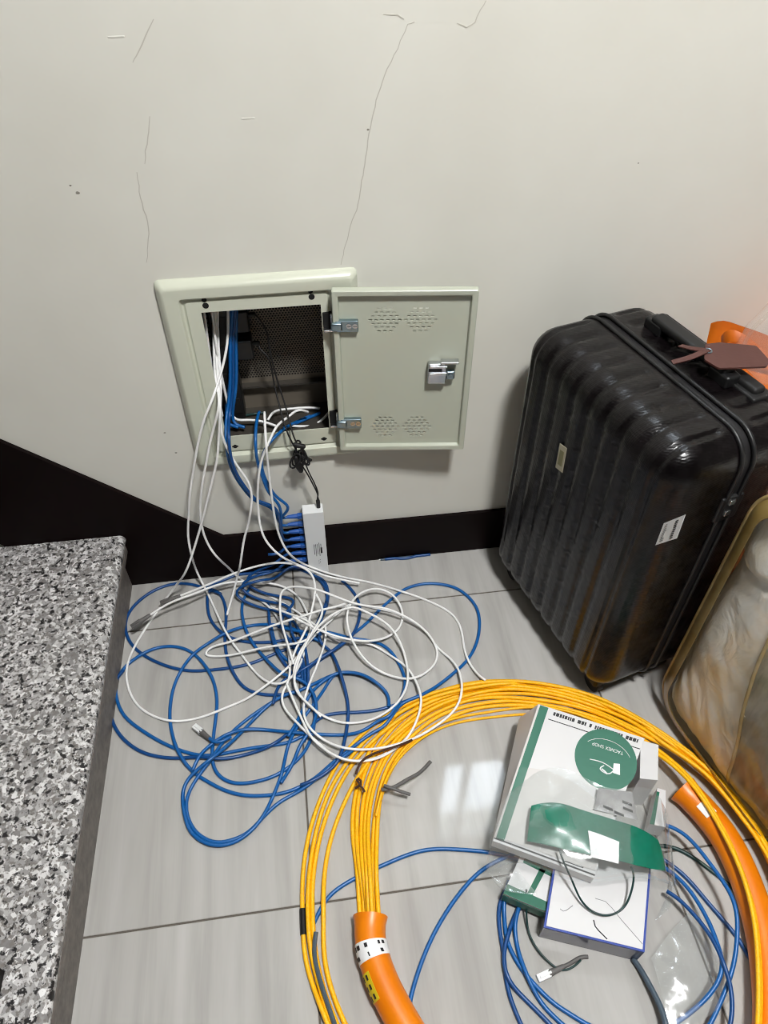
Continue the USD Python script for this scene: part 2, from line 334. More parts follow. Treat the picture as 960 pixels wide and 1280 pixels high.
# floor: tiles 0.6 m with recessed joints
floor = thing('floor', 'polished pale grey porcelain floor tiles with dark joints', 'floor', kind='structure')
obj('joint_bed', bx(XL, XR, YF, .14, -.06, -.0015), MAT['grout'], floor, smooth=False)
k = 0
for ix in range(0, 5):
    for iy in range(-7, 2):
        tx0, tx1 = -.0685 + .603 * (ix - 1), -.0685 + .603 * ix; ty1, ty0 = -.140 + .5965 * iy + .5965, -.140 + .5965 * iy
        if tx1 < -.6 or tx0 > XR or ty0 > .1: continue
        gx = .0016
        A = dict(x0=tx0 + gx, x1=min(tx1, XR) - gx, y0=max(ty0, YF) + gx, y1=min(ty1, .139) - gx)
        if A['x1'] - A['x0'] < .02 or A['y1'] - A['y0'] < .02: continue
        rings = [np.c_[rrect(A['x0'] + i, A['x1'] - i, A['y0'] + i, A['y1'] - i, .002, 2), np.full(8, z)] for i, z in ((0, -.012), (0, -.0008), (.0008, 0))]
        obj('tile', loft(rings, cap_last=True), MAT['floor_tile_' + 'abc'[k % 3]], floor, smooth=False); k += 1

# stair skirting (one dark band that climbs with the stairs) and granite steps
SKD = .009
sk = Polygon([(XR, 0), (XR, .1255), (.318, .1255), (-.2085, .1285), (-.569, .444), (-1.35, 1.128), (-1.35, .9), (-.66, .17), (-.66, 0)])
struct('baseboard_back', extrude_wall(sk, -SKD, .001), MAT['dark_skirting'], 'dark maroon skirting along the wall foot, climbing beside the steps', smooth=False)
RISE, XN, GO = .167, -.412, .247
steps = thing('stairs', 'speckled granite steps rising to the left of the landing', 'stairs', kind='structure')
for s in range(3):
    xr = XN - GO * s; zt = RISE * (s + 1)
    tread = m3.Manifold.batch_hull([m3.Manifold.cylinder(1.9, .012, .012, 20).rotate((90, 0, 0)).translate((xr - .012, -SKD - .001, zt - .012)), m3.Manifold.cylinder(1.9, .012, .012, 20).rotate((90, 0, 0)).translate((xr - .014, -SKD - .001, zt - .019)),
                                     m3.Manifold.cube((.02, 1.9, .031)).translate((xr - GO - .03, -SKD - .001 - 1.9, zt - .031))])
    obj('tread', tread, MAT['granite'], steps)
    obj('riser', bx(xr - .045, xr - .024, -SKD - .001 - 1.9, -SKD - .001, RISE * s, zt - .030), MAT['granite_edge'], steps, smooth=False)
    obj('nosing_band', rbox(xr - .024, xr - .004, -SKD - .001 - 1.9, -SKD - .002, zt - .05, zt - .029, .004), MAT['granite_edge'], steps)
    obj('core', bx(xr - GO - .02, xr - .046, -SKD - .001 - 1.9, -SKD - .002, RISE * s, zt - .032), MAT['grout'], steps, smooth=False)
q = P(7, 1213, RISE)
struct('trim_1', rbox(-.70, q[0], -1.6, q[1], RISE, RISE + .05, .003), MAT['dark_skirting'], 'dark strip on the near end of the granite step, bottom left corner')

# ceiling lamp
lamp = thing('ceiling_lamp', 'square flush ceiling lamp with frosted diffuser above the landing', 'lamp')
lx, ly, lz = LAMP_POS; h = LAMP_SIZE / 2
obj('housing', rbox(lx - h - .02, lx + h + .02, ly - h - .02, ly + h + .02, lz + .012, ZC, .01), MAT['white_plastic'], lamp)
obj('diffuser', rbox(lx - h, lx + h, ly - h, ly + h, lz - .015, lz + .012, .012), MAT['lamp_glow'], lamp)

# ------------------------------------------------------------------ wiring cabinet in the wall
cab = thing('wiring_cabinet', 'cream metal wiring cabinet set in the wall, its door standing open', 'cabinet')
def ring_y(x0, x1, z0, z1, r, y): p = rrect(x0, x1, z0, z1, r); return np.stack([p[:, 0], np.full(len(p), y), p[:, 1]], 1)
OX0, OX1, OZ0, OZ1 = -.226, .106, .336, .735
IX0, IX1, IZ0, IZ1 = -.158, .0415, .410, .677
def inset(i, y, r=.008): return ring_y(OX0 + i, OX1 - i, OZ0 + i, OZ1 - i, r, y)
PX0, PX1, PZ0, PZ1 = -.190, .062, .366, .705
def pl(i, y, r=.006): return ring_y(PX0 + i, PX1 - i, PZ0 + i, PZ1 - i, r, y)
rings = [inset(0, 0, .010), inset(.0015, -.006, .010), inset(.007, -.0135), inset(.011, -.016), inset(.014, -.0165), pl(-.0015, -.0165), pl(0, -.0155), pl(.002, -.009), pl(.004, -.0075), pl(.0065, -.0078), pl(.0085, -.0105)]
obj('frame', loft(rings, flip=False), MAT['box_enamel'], cab, smooth=50)
rings = [pl(.0085, -.0105), ring_y(IX0, IX1, IZ0, IZ1, .001, -.0105), ring_y(IX0, IX1, IZ0, IZ1, .001, -.0085), pl(.0085, -.0085)]
obj('front_plate', loft(rings), MAT['box_enamel'], cab, smooth=30)
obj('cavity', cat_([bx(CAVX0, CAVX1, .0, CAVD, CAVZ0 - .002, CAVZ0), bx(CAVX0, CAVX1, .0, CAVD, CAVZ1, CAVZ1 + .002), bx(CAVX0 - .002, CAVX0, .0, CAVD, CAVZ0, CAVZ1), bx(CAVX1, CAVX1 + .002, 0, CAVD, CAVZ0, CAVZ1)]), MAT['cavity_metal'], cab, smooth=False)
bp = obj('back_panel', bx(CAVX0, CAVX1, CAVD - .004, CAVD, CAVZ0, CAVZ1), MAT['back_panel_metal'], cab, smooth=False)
holes = []; pitch = .0056; disc = trimesh.creation.cylinder(.00205, .0006, sections=6); disc.apply_transform(trimesh.transformations.rotation_matrix(np.pi / 2, [1, 0, 0]))
for r_, z in enumerate(np.arange(CAVZ0 + .075, CAVZ1 - .004, pitch * .866)):
    for x in np.arange(CAVX0 + .006 + (r_ % 2) * pitch / 2, CAVX1 - .004, pitch):
        d_ = disc.copy(); d_.apply_translation([x, CAVD - .004, z]); holes.append(d_)
obj('perforation', cat_(holes), MAT['black_hole'], bp, smooth=False, kind='stuff')
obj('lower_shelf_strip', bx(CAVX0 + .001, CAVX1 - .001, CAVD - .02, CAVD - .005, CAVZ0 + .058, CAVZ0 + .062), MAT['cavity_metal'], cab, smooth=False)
for a, b in (((255, 375), (257, 382)), ((388, 364), (389.5, 371))):
    ms = []
    for (x, y), r_ in ((a, .0042), (b, .0052)):
        q = Wl(x, y, .0106); c = trimesh.creation.cylinder(r_, .0008, sections=20); c.apply_transform(trimesh.transformations.rotation_matrix(np.pi / 2, [1, 0, 0])); c.apply_translation(q); ms.append(c)
    obj('keyhole', cat_(ms), MAT['black_hole'], cab, smooth=False)
for x, y in ((294, 558), (405, 548.5)):
    q = Wl(x, y, .0106); obj('keyhole', cat_([rbox(q[0] - .006, q[0] + .006, q[1] - .0005, q[1] + .0005, q[2] - .0016, q[2] + .0016, .0004), moved(trimesh.creation.cylinder(.0042, .0009, sections=18), trimesh.transformations.translation_matrix(q) @ trimesh.transformations.rotation_matrix(np.pi / 2, [1, 0, 0]))]), MAT['black_hole'], cab, smooth=False)

# the door, swung right open
HX, HY, DZ0, DZ1 = .0605, -.022, .371, .713
U = np.array([.302 - HX, -.052 + .022, 0]); DW = np.linalg.norm(U)
DT = frame((HX, HY, 0), U, (0, 0, 1))       # local x = along the door, y = up, z = towards wall normal (cross)
if DT[1, 2] > 0: DS = -1
else: DS = 1                               # n>0 towards the viewer
def dl(rx0, rx1, rz0, rz1, r, n): p = rrect(rx0, rx1, rz0, rz1, r, 4); return np.c_[p, np.full(len(p), n * DS)]
def dm(m): return moved(m, DT)
door = obj('door', dm(loft([dl(0, DW, DZ0, DZ1, .003, 0), dl(0, DW, DZ0, DZ1, .003, .0125), dl(.0012, DW - .0012, DZ0 + .0012, DZ1 - .0012, .003, .0138), dl(.0085, DW - .0085, DZ0 + .0085, DZ1 - .0085, .003, .0138), dl(.0100, DW - .0100, DZ0 + .0100, DZ1 - .0100, .003, .0125), dl(.0115, DW - .0115, DZ0 + .0115, DZ1 - .0115, .003, .0052)], flip=DS < 0)), MAT['door_enamel'], cab, smooth=35)
panel = sbox(.0005, DZ0 + .0005, DW - .0005, DZ1 - .0005); slots = []
for cu in (.0885, .1495):
    for cz, wd, hh in ((.655, .0052, .0022), (.424, .0050, .0028)):
        for rr, cnt in enumerate((3, 4, 5, 6, 5, 4, 3)):
            for c in range(cnt):
                slots.append(sbox(-wd / 2, -hh / 2, wd / 2, hh / 2).buffer(.0003, 2)); from shapely import affinity as aff
                slots[-1] = aff.translate(slots[-1], cu + (c - (cnt - 1) / 2) * .0101, cz + (3 - rr) * .0072)
pm = trimesh.creation.extrude_polygon(panel.difference(unary_union(slots)), .0014)
pm.apply_translation([0, 0, .0035 if DS > 0 else -.0049])
obj('vented_panel', dm(pm), MAT['door_enamel'], door, smooth=False)
def dbox(u0, u1, v0, v1, n0, n1, r=.001): return dm(rbox(u0, u1, v0, v1, n0 * DS, n1 * DS, r))
def dcyl(u, v, n, r, h, sec=16):
    c = trimesh.creation.cylinder(r, h, sections=sec); c.apply_translation([u, v, n * DS]); return dm(c)
for vz in (.648, .438):
    hg = obj('hinge_plate', cat_([dbox(.004, .043, vz - .011, vz + .010, .005, .0145, .0015), dbox(-.004, .016, vz - .008, vz + .008, .008, .019, .004)]), MAT['zinc'], door, 'bright zinc hinge plate with two screws')
    for su in (.027, .0375):
        obj('screw', cat_([dcyl(su, vz + .001, .0145, .0046, .0022)]), MAT['chrome'], hg)
        obj('screw_slot', dbox(su - .0034, su + .0034, vz + .0004, vz + .0016, .0150, .0160, .0003), MAT['black_hole'], hg)
    obj('hinge_slot', rbox(.0435, .0592, -.0150, -.0080, vz - .014, vz + .014, .001), MAT['black_hole'], cab, 'dark hinge slot in the cabinet frame')
    obj('hinge_pin', cat_([rbox(.043, .064, -.026, -.0152, vz - .017, vz - .0125, .0015), moved(trimesh.creation.cylinder(.003, .032, sections=12), trimesh.transformations.translation_matrix([.0585, -.0225, vz]))]), MAT['chrome'], cab)
lv = .553
lk = obj('latch', cat_([dbox(.165, .199, lv - .021, lv + .021, .005, .020, .003), dbox(.168, .199, lv - .002, lv + .004, .0195, .0225, .001), dbox(.168, .199, lv + .014, lv + .018, .0195, .0215, .001)]), MAT['chrome'], door, 'chrome latch block near the free edge')
obj('latch_lever', dbox(.187, .219, lv + .0235, lv + .0275, .010, .024, .0015), MAT['chrome'], lk)
obj('latch_cam', cat_([dbox(.199, .214, lv - .012, lv + .004, .008, .018, .002), dcyl(.206, lv - .004, .018, .0045, .004)]), MAT['zinc'], lk)
obj('latch_gap', dbox(.1665, .190, lv + .006, lv + .012, .0196, .0206, .0003), MAT['black_hole'], lk)

# things in the cabinet
def adapter(label, px0, py0, px1, py1, d0, d1):
    a, b = Wl(px0, py0, -d0), Wl(px1, py1, -d0)
    t = thing('power_adapter', label, 'adapter')
    x0, x1, zA, zB = a[0], b[0], b[2], a[2]
    obj('body', rbox(x0, x1, d0, d1, zA, zB, .004), MAT['black_plastic'], t)
    obj('cord_boot', rbox(x1 - .002, x1 + .014, d0 + .008, d0 + .016, (zA + zB) / 2 + .004, (zA + zB) / 2 + .012, .003), MAT['black_rubber'], t)
    for k_ in (0, 1): obj('plug_pin', bx(x0 - .012, x0, d0 + .010 + .012 * k_, d0 + .012 + .012 * k_, (zA + zB) / 2 - .003, (zA + zB) / 2 + .003), MAT['chrome'], t, smooth=False)
    return np.array([x1 + .012, d0 + .012, (zA + zB) / 2 + .008])
ad1 = adapter('upper black plug-in power adapter inside the cabinet', 288, 391, 313, 416, .055, .095)
ad2 = adapter('lower black plug-in power adapter inside the cabinet', 292, 428, 318, 450, .055, .095)
strip = thing('power_strip', 'black power strip standing upright at the left inside the cabinet', 'power strip')
obj('body', rbox(CAVX0 + .012, CAVX0 + .050, .060, .099, CAVZ0 + .004, CAVZ1 - .008, .004), MAT['black_plastic'], strip)
for k_ in range(4): obj('socket', rbox(CAVX0 + .018, CAVX0 + .044, .0585, .0605, CAVZ0 + .02 + .06 * k_, CAVZ0 + .055 + .06 * k_, .0005), MAT['black_rubber'], strip)

# small white network switch standing at the foot of the wall
sw = thing('network_switch', 'small white network switch standing on end against the dark skirting', 'network switch')
sx0, sx1 = Wl(381, 668, .038)[0], Wl(406, 660, .038)[0]
syf, syb = -.038, -.0105; sz1 = wz(392, 637, .028); sz0 = .008
obj('case', rbox(sx0, sx1, syf, syb, sz0, sz1, .0015), MAT['white_plastic'], sw)
ports = obj('port_row', rbox(sx0 - .0012, sx0 + .001, syf + .003, syb - .003, sz0 + .006, sz1 - .006, .0003), MAT['port_metal'], sw)
def marks(x, z, w, h, n, seed, y=None, mt='grey_print', parent=None, name='print'):
    r = random.Random(seed); ms = []
    for k in range(n):
        zz = z - h * k / n; ms.append(bx(x, x + w * r.uniform(.5, 1), y - .0003, y + .0001, zz - h / n * .3, zz + h / n * .3))
    return obj(name, cat_(ms), MAT[mt], parent, smooth=False)
sc = (sx0 + sx1) / 2
for k_ in range(5): obj('print', bx(sc - .002 + .0038 * (k_ - 1), sc - .0005 + .0038 * (k_ - 1), syf - .0003, syf + .0001, sz0 + .066 - .006 * (k_ % 2), sz0 + .1 + .004 * (k_ == 3)), MAT['grey_print'], sw, smooth=False)
obj('print', bx(sc + .0085, sc + .0125, syf - .0004, syf + .0001, sz0 + .070, sz0 + .088), MAT['black_print'], sw, smooth=False)
obj('print', cat_([bx(sc + .002 + .003 * (k_ % 2), sc + .0035 + .003 * (k_ % 2), syf - .0003, syf + .0001, sz0 + .034 + .004 * k_, sz0 + .0365 + .004 * k_) for k_ in range(4)]), MAT['grey_print'], sw, smooth=False)
obj('power_plug', cat_([rbox(sx1 - .0135, sx1 - .005, syf + .012, syf + .022, sz1 - .002, sz1 + .020, .003), tube(np.array([[sx1 - .009, syf + .017, sz1 + .018], [sx1 - .009, syf + .017, sz1 + .030]]), [.0032, .0018])]), MAT['black_rubber'], sw)

# ------------------------------------------------------------------ cables
class Heap:
    def __init__(s): s.xy, s.z, s.r = [], [], []
    def add(s, p, r): s.xy.append(p[:, :2]); s.z.append(p[:, 2]); s.r.append(np.full(len(p), r))
    def arrays(s):
        if not s.xy: return np.zeros((0, 2)), np.zeros(0), np.zeros(0)
        return np.vstack(s.xy), np.concatenate(s.z), np.concatenate(s.r)
heap = Heap()
def lay(ctrl, r, stack=True, step=.0055):
    """ctrl: (px, py[, z]) along the cable as the photograph shows it; without z the cable lies on the floor or on what is under it."""
    c = np.array([(q[0], q[1], q[2] if len(q) > 2 else r) for q in ctrl], float)
    hang = np.array([1.0 if len(q) > 2 else 0.0 for q in ctrl])
    s = np.r_[0, np.cumsum(np.maximum(np.linalg.norm(np.diff(c[:, :2], axis=0), axis=1), 1e-3) ** .6)]
    f = CubicSpline(s, c[:, :2], bc_type='natural'); fz = PchipInterpolator(s, c[:, 2]); fh = PchipInterpolator(s, hang)
    u = np.linspace(0, s[-1], 900); w = np.array([P(a, b, z) for (a, b), z in zip(f(u), fz(u))])
    l = np.r_[0, np.cumsum(np.linalg.norm(np.diff(w, axis=0), axis=1))]
    n = max(6, int(l[-1] / step)); uu = np.interp(np.linspace(0, l[-1], n), l, u); px = f(uu); z0 = np.maximum(fz(uu), r); hg = fh(uu)
    z = z0.copy()
    ds = l[-1] / (n - 1)
    if stack:
        XY, Z, R_ = heap.arrays(); tree = cKDTree(XY) if len(XY) else None
        for it in range(3):
            w = np.array([P(a, b, zz) for (a, b), zz in zip(px, z)]); need = z0.copy()
            for i in range(n):
                if z0[i] > .045: continue
                if tree is not None:
                    for j in tree.query_ball_point(w[i, :2], r + .026):
                        d2 = ((XY[j] - w[i, :2]) ** 2).sum(); rr = r + R_[j]
                        if d2 < rr * rr and Z[j] < .09: need[i] = max(need[i], Z[j] + math.sqrt(rr * rr - d2))
                if i > 14:
                    d2 = ((w[:i - 12, :2] - w[i, :2]) ** 2).sum(1); m = (d2 < 4 * r * r) & (need[:i - 12] < .09)
                    if m.any(): need[i] = max(need[i], (need[:i - 12][m] + np.sqrt(4 * r * r - d2[m])).max())
            sl = .22 * ds
            need -= z0
            for i in range(1, n): need[i] = max(need[i], need[i - 1] - sl)
            for i in range(n - 2, -1, -1): need[i] = max(need[i], need[i + 1] - sl)
            need += z0
            kk = np.array([1, 2, 3, 2, 1.]) / 9; sm = np.convolve(np.pad(need, 2, 'edge'), kk, 'valid'); z = np.maximum(sm, z0)
    w = np.array([P(a, b, zz) for (a, b), zz in zip(px, z)])
    w[:, 1] = np.where((w[:, 1] > -SKD - r) & (w[:, 2] < .13), -SKD - r - .0005, w[:, 1])
    if stack: heap.add(w, r)
    return w

RB, RW = .0034, .0025
def A_(*q): return [(120 + a / 3.2, 680 + b / 3.2) + tuple(c) for a, b, *c in q]
def B_(*q): return [(360 + a / 3.2, 680 + b / 3.2) + tuple(c) for a, b, *c in q]
def C_(*q): return [(200 + a / 3.2, 860 + b / 3.2) + tuple(c) for a, b, *c in q]
def D_(*q): return [(220 + a / 4, 500 + b / 4, wz(220 + a / 4, 500 + b / 4, d)) for a, b, d in q]
def E_(*q): return [(590 + a / 3.692, 1020 + b / 3.692) + tuple(c) for a, b, *c in q]
def F_(*q): return [(780 + a / 3.556, 920 + b / 3.556) + tuple(c) for a, b, *c in q]

def plug_on(t, p, d, boot, body):
    d = d / np.linalg.norm(d); T = frame(p, d, np.cross([0, 0, 1.0], d))
    obj('boot', moved(loft([np.stack([np.full(12, x), rr * np.cos(np.linspace(0, 2 * np.pi, 13)[:-1]), rr * np.sin(np.linspace(0, 2 * np.pi, 13)[:-1])], 1) for x, rr in ((-.002, .0038), (.012, .0046), (.024, .0056))], True, True), T), MAT[boot], t)
    obj('connector', moved(rbox(.022, .044, -.0055, .0055, -.0046, .004, .0008), T), MAT[body], t)
    obj('clip', moved(rbox(.020, .040, -.0018, .0018, .004, .0058, .0006), T), MAT[body], t)

def cable(label, ctrl, r, m, group=None, name='network_cable', plug=None, cat='cable', stack=True):
    w = lay(ctrl, r, stack)
    if plug is None: return tag(obj(name, tube(w, r), MAT[m], None, smooth=True), label, cat, group)
    t = thing(name, label, cat, group); obj('jacket', tube(w, r), MAT[m], t, smooth=True)
    if plug[0] == 'start': plug_on(t, w[0], w[0] - w[2], plug[1], plug[2])
    else: plug_on(t, w[-1], w[-1] - w[-3], plug[1], plug[2])
    return t

# cables that pass below the coil
for lab, ctrl, m in (('blue cable arching from the yellow strands to the wrapped boxes', [(386, 1168), (398, 1142), (412, 1120), (440, 1100), (482, 1080), (530, 1063), (575, 1062), (625, 1068), (660, 1080)], 'blue_jacket'),
                     ('blue cable dropping from the wrapped boxes towards the left orange sleeve', [(655, 1062), (608, 1084), (580, 1110), (552, 1150), (532, 1190), (518, 1230), (511, 1262), (508, 1300)], 'blue_jacket'),
                     ('dark green cable slipping under the right orange sleeve', F_((100, 490), (165, 488), (230, 500), (300, 535), (370, 585), (440, 640), (510, 700)), 'green_jacket'),
                     ('deep blue cable running from the boxes under the right orange sleeve', F_((120, 520), (185, 556), (270, 622), (350, 712), (430, 805), (510, 905), (560, 990), (600, 1060)), 'blue_jacket_deep')):
    cable(lab, ctrl, RB, m)
# fibre coil first: it lies lowest; each strand a part
coil = thing('fibre_cable_coil', 'large coil of yellow fibre cables running into orange sleeves on the floor', 'cable coil')
def offset_path(ctrl, off):
    c = np.array(ctrl, float); t = np.gradient(c, axis=0); n = np.stack([-t[:, 1], t[:, 0]], 1); n /= np.linalg.norm(n, axis=1, keepdims=True)
    return [(a, b) for a, b in c + n * np.asarray(off)[:, None]]
RY = .0039
def sleeve(ctrl, r, lab, parts=True):
    pts = spline([P(x, y, z) for x, y, z in ctrl], .012); n = len(pts); rr = np.full(n, r); rr[0] = r * 1.14; rr[1] = r * 1.02
    t = np.gradient(pts, axis=0); t /= np.linalg.norm(t, axis=1, keepdims=True); out = tube(pts, rr, 28, False)
    inn = tube(pts[:6], rr[:6] * .84, 28, False); inn.invert()
    # lip between outer and inner mouth
    lip = loft([out.vertices[:28], inn.vertices[:28]]); lip.invert()
    s_ = obj('sleeve', cat_([out, inn, lip]), MAT['orange_sleeve'], coil, lab, smooth=True)
    return s_, pts, t
SR = .0245
s2, sp2, st2 = sleeve([(853, 986, SR), (880, 1014, SR), (905, 1046, SR), (926, 1086, SR), (943, 1132, SR), (955, 1182, SR), (962, 1240, SR), (962, 1300, SR), (946, 1355, SR), (910, 1405, SR), (850, 1440, SR)], SR, 'orange sleeve at the right of the coil')
heap.add(spline(sp2, .004), SR)
main = [(463, 1158), (461, 1125), (458, 1085), (456, 1040), (461, 992), (476, 950), (503, 914), (545, 885), (592, 870), (640, 866), (690, 872), (742, 886), (790, 908), (830, 937), (868, 975), (905, 1022), (935, 1080), (953, 1150), (962, 1230), (955, 1310)]
wid = np.array([12, 12, 13, 15, 17, 18, 19, 18, 16, 15, 14, 13, 12, 10, 9, 8, 8, 8, 8, 8.])
over = main[:13] + [(830, 936), (868, 972), (908, 1040), (930, 1090), (944, 1140), (950, 1190), (952, 1250), (950, 1310)]
past = main[:13] + [(832, 930), (874, 960), (918, 1008), (953, 1056), (978, 1112), (995, 1172), (1004, 1240), (1006, 1310)]
wid = np.r_[wid[:13], 9, 7, 5, 4, 4, 4, 4, 4]
for k_, f in enumerate((-.95, -.62, -.3, .66, .97, .02, .34)):
    wob = np.array([rnd.uniform(-1.2, 1.2) for _ in wid])
    obj('strand', tube(lay(offset_path(over if k_ in (3, 4) else past, wid * f + wob), RY), RY), MAT['yellow_jacket'], coil, smooth=True)
left = [(660, 1500), (560, 1455), (480, 1385), (428, 1300), (408, 1250), (394, 1200), (389, 1150), (390, 1100), (399, 1045), (418, 990), (446, 945), (486, 906), (536, 876), (594, 860), (645, 856), (700, 864), (750, 879), (798, 902), (840, 930), (882, 962), (924, 1010), (958, 1060), (984, 1118), (1000, 1180), (1008, 1240)]
lw = np.array([8, 9, 10, 11, 11, 13, 14.5, 15, 16, 17, 17, 15, 10, 6, 5, 6, 6, 5, 5, 4, 4, 4, 4, 4, 4.])
for k_, f in enumerate((-1.0, -.15, .3, .8)):
    ctrl = offset_path(left, -lw * f + np.array([rnd.uniform(-1, 1) for _ in left]))
    w = lay(ctrl, RY); s_ = obj('strand', tube(w, RY), MAT['yellow_jacket'], coil, smooth=True)
    if k_ == 3 or k_ == 0:
        px = 1137
        i = int(np.argmin(np.abs(w[:, 1] - P(376, 1137)[1]) + ((np.arange(len(w)) > len(w) // 2) | (w[:, 0] > P(386, 1150)[0])) * 9))
        j = int(np.argmin(np.abs(w[:, 1] - P(378, 1172)[1]) + ((np.arange(len(w)) > len(w) // 2) | (w[:, 0] > P(386, 1150)[0])) * 9))
        if w[i, 0] < P(384, 1150)[0]: obj('tape', tube(w[min(i, j):max(i, j) + 1], RY + .0009), MAT['black_plastic'], s_, 'black tape wrapped on the leftmost yellow strand')
for c in ([(476, 1000), (492, 955), (520, 922), (562, 900), (612, 890), (665, 884), (720, 892), (770, 915)], [(470, 1020), (486, 968), (520, 928), (566, 905), (620, 896), (668, 893), (720, 902), (765, 922)]):
    obj('strand', tube(lay(c, .0026), .0026), MAT['yellow_jacket'], coil, smooth=True)
obj('pull_cord', tube(lay([(395, 1165), (393, 1190), (400, 1225), (412, 1262), (425, 1300)], .0036), .0036), MAT['grey_jacket'], coil, 'slate grey cable among the yellow strands')
s1, sp, st = sleeve([(463, 1146, SR), (463, 1175, SR), (470, 1205, SR), (484, 1240, SR), (503, 1276, SR), (525, 1312, SR), (562, 1358, SR), (615, 1402, SR), (680, 1436, SR), (750, 1450, SR)], SR, 'orange corrugated sleeve end with a white and a yellow sticker')
def patch_on(pts, t, i0, i1, a0, a1, r, n=10):
    g = np.zeros((i1 - i0 + 1, n, 3))
    for i in range(i0, i1 + 1):
        u = np.cross(t[i], [0, 0, 1.0]); u /= np.linalg.norm(u); w = np.cross(u, t[i])
        for j, a in enumerate(np.linspace(a0, a1, n)): g[i - i0, j] = pts[i] + r * (math.cos(a) * u + math.sin(a) * w)
    return g
lab1 = obj('sticker', sheet(patch_on(sp, st, 3, 5, math.radians(-20), math.radians(200), SR + .0006, 20), .0006), MAT['paper_white'], s1, 'white sticker wrapped round the orange sleeve')
ms = []
for a, b, i in ((8, 22, 3), (24, 44, 3), (6, 34, 4), (62, 76, 3), (112, 122, 3), (128, 142, 3), (116, 130, 4), (70, 76, 4)):
    g = patch_on(sp, st, i, i + 1, math.radians(a), math.radians(b), SR + .0011, 4); c = g.mean((0, 1)); ms.append(sheet(c + (g - c) * np.array([.8, .45, .8]), .0004))
obj('print', cat_(ms), MAT['black_print'], lab1, smooth=False)
lab2 = obj('sticker', sheet(patch_on(sp, st, 6, 9, math.radians(-4), math.radians(52), SR + .0006, 8), .0006), MAT['sticker_yellow'], s1, 'small yellow sticker on the orange sleeve')
ms = []
for i in (6, 7, 8):
    for a, b in ((4, 22), (28, 44)):
        g = patch_on(sp, st, i, i + 1, math.radians(a), math.radians(b), SR + .0011, 4); c = g.mean((0, 1)); ms.append(sheet(c + (g - c) * .55, .0004))
obj('print', cat_(ms), MAT['black_print'], lab2, smooth=False)
obj('sticker', sheet(patch_on(sp2, st2, 3, 5, math.radians(50), math.radians(100), SR + .0006, 6), .0006), MAT['paper_white'], s2, 'small white sticker on the right sleeve')
for ctrl in ([(445, 968, .02), (452, 952, .026), (470, 941, .03), (492, 934, .03), (515, 925, .022)], [(444, 985, .02), (452, 978, .028), (446, 972, .03), (456, 990, .024)]):
    obj('binding_wire', tube(lay(ctrl, .0022, False), .0022), MAT['brown_tie'], coil, 'dark twisted binding wire round the strands')
tie = thing('cable_tie', 'loose grey twist tie lying on the tiles inside the coil', 'cable tie')
obj('tail', tube(lay([(477, 987), (492, 984, .012), (508, 975, .014), (524, 966, .012), (538, 952, .010)], .0034), np.r_[.0034]), MAT['grey_tie'], tie, smooth=True)
obj('tail', tube(lay([(480, 982), (492, 986), (503, 990), (513, 993)], .0032), .0032), MAT['grey_tie'], tie, smooth=True)

# blue cables on the floor ------------------------------------------------------------------
GB, GW = None, None
cable('blue network cable curling round the upper left of the heap beside the step', A_((900, 360), (840, 395), (750, 425), (660, 463), (580, 488), (480, 502), (380, 507), (290, 490), (200, 450), (142, 400), (119, 345), (126, 288), (170, 230), (250, 178), (350, 158), (440, 176), (490, 195), (516, 245), (520, 305), (516, 385), (524, 450), (548, 512), (592, 572), (660, 600), (730, 603), (800, 596)), RB, 'blue_jacket_deep')
cable('short blue cable bend below the hanging white cables, left of the heap', A_((500, 200), (455, 190), (446, 245), (458, 300), (498, 350), (560, 382), (640, 394), (720, 390), (800, 378), (880, 370)), RB, 'blue_jacket_deep')
cable('blue network cable making the long double-backed bend at the left edge of the heap', A_((840, 760), (790, 786), (740, 800), (640, 814), (540, 832), (440, 846), (340, 826), (250, 786), (170, 736), (110, 682), (84, 622), (80, 562), (105, 506), (160, 456), (230, 420), (310, 410), (380, 432), (435, 485), (468, 545), (483, 620), (480, 690), (470, 770), (464, 845)) + C_((208, 272), (216, 315), (246, 358), (300, 380), (380, 375), (460, 350), (530, 305), (580, 250), (608, 190), (618, 130), (616, 60), (605, 10)) + A_((838, 540), (800, 490), (740, 440), (700, 330)), RB, 'blue_jacket')
cable('outermost blue cable at the far left, touching the granite riser', A_((110, 505), (78, 545), (58, 595), (54, 650), (70, 720), (110, 780), (180, 830), (260, 852), (340, 856), (420, 852), (500, 858), (600, 842), (680, 815), (740, 780), (800, 730)), RB, 'blue_jacket_deep')
cable('blue cable leaving the heap in a shallow wave just behind the yellow coil', C_((575, 215), (596, 172), (632, 126), (690, 104), (770, 98), (860, 90), (940, 68)) + B_((520, 610), (600, 565), (670, 510)), RB, 'blue_jacket_deep')
cable('long blue cable crossing the whole heap and looping round its far right', A_((900, 390), (830, 358), (780, 336), (700, 322), (600, 330), (520, 355), (460, 390), (400, 432), (350, 490), (312, 570), (298, 640), (296, 700), (310, 780), (340, 850), (390, 912)) + C_((194, 376), (250, 405), (330, 428), (420, 430), (500, 418), (560, 395), (620, 360), (690, 300), (760, 245), (850, 180)) + B_((392, 720), (450, 645), (520, 610), (600, 565), (670, 510), (720, 460), (755, 392), (766, 322), (756, 260), (720, 210), (670, 176), (605, 160), (540, 160), (470, 180), (420, 215), (370, 260), (310, 320), (260, 360), (205, 405), (150, 450), (90, 490), (40, 530)), RB, 'blue_jacket')
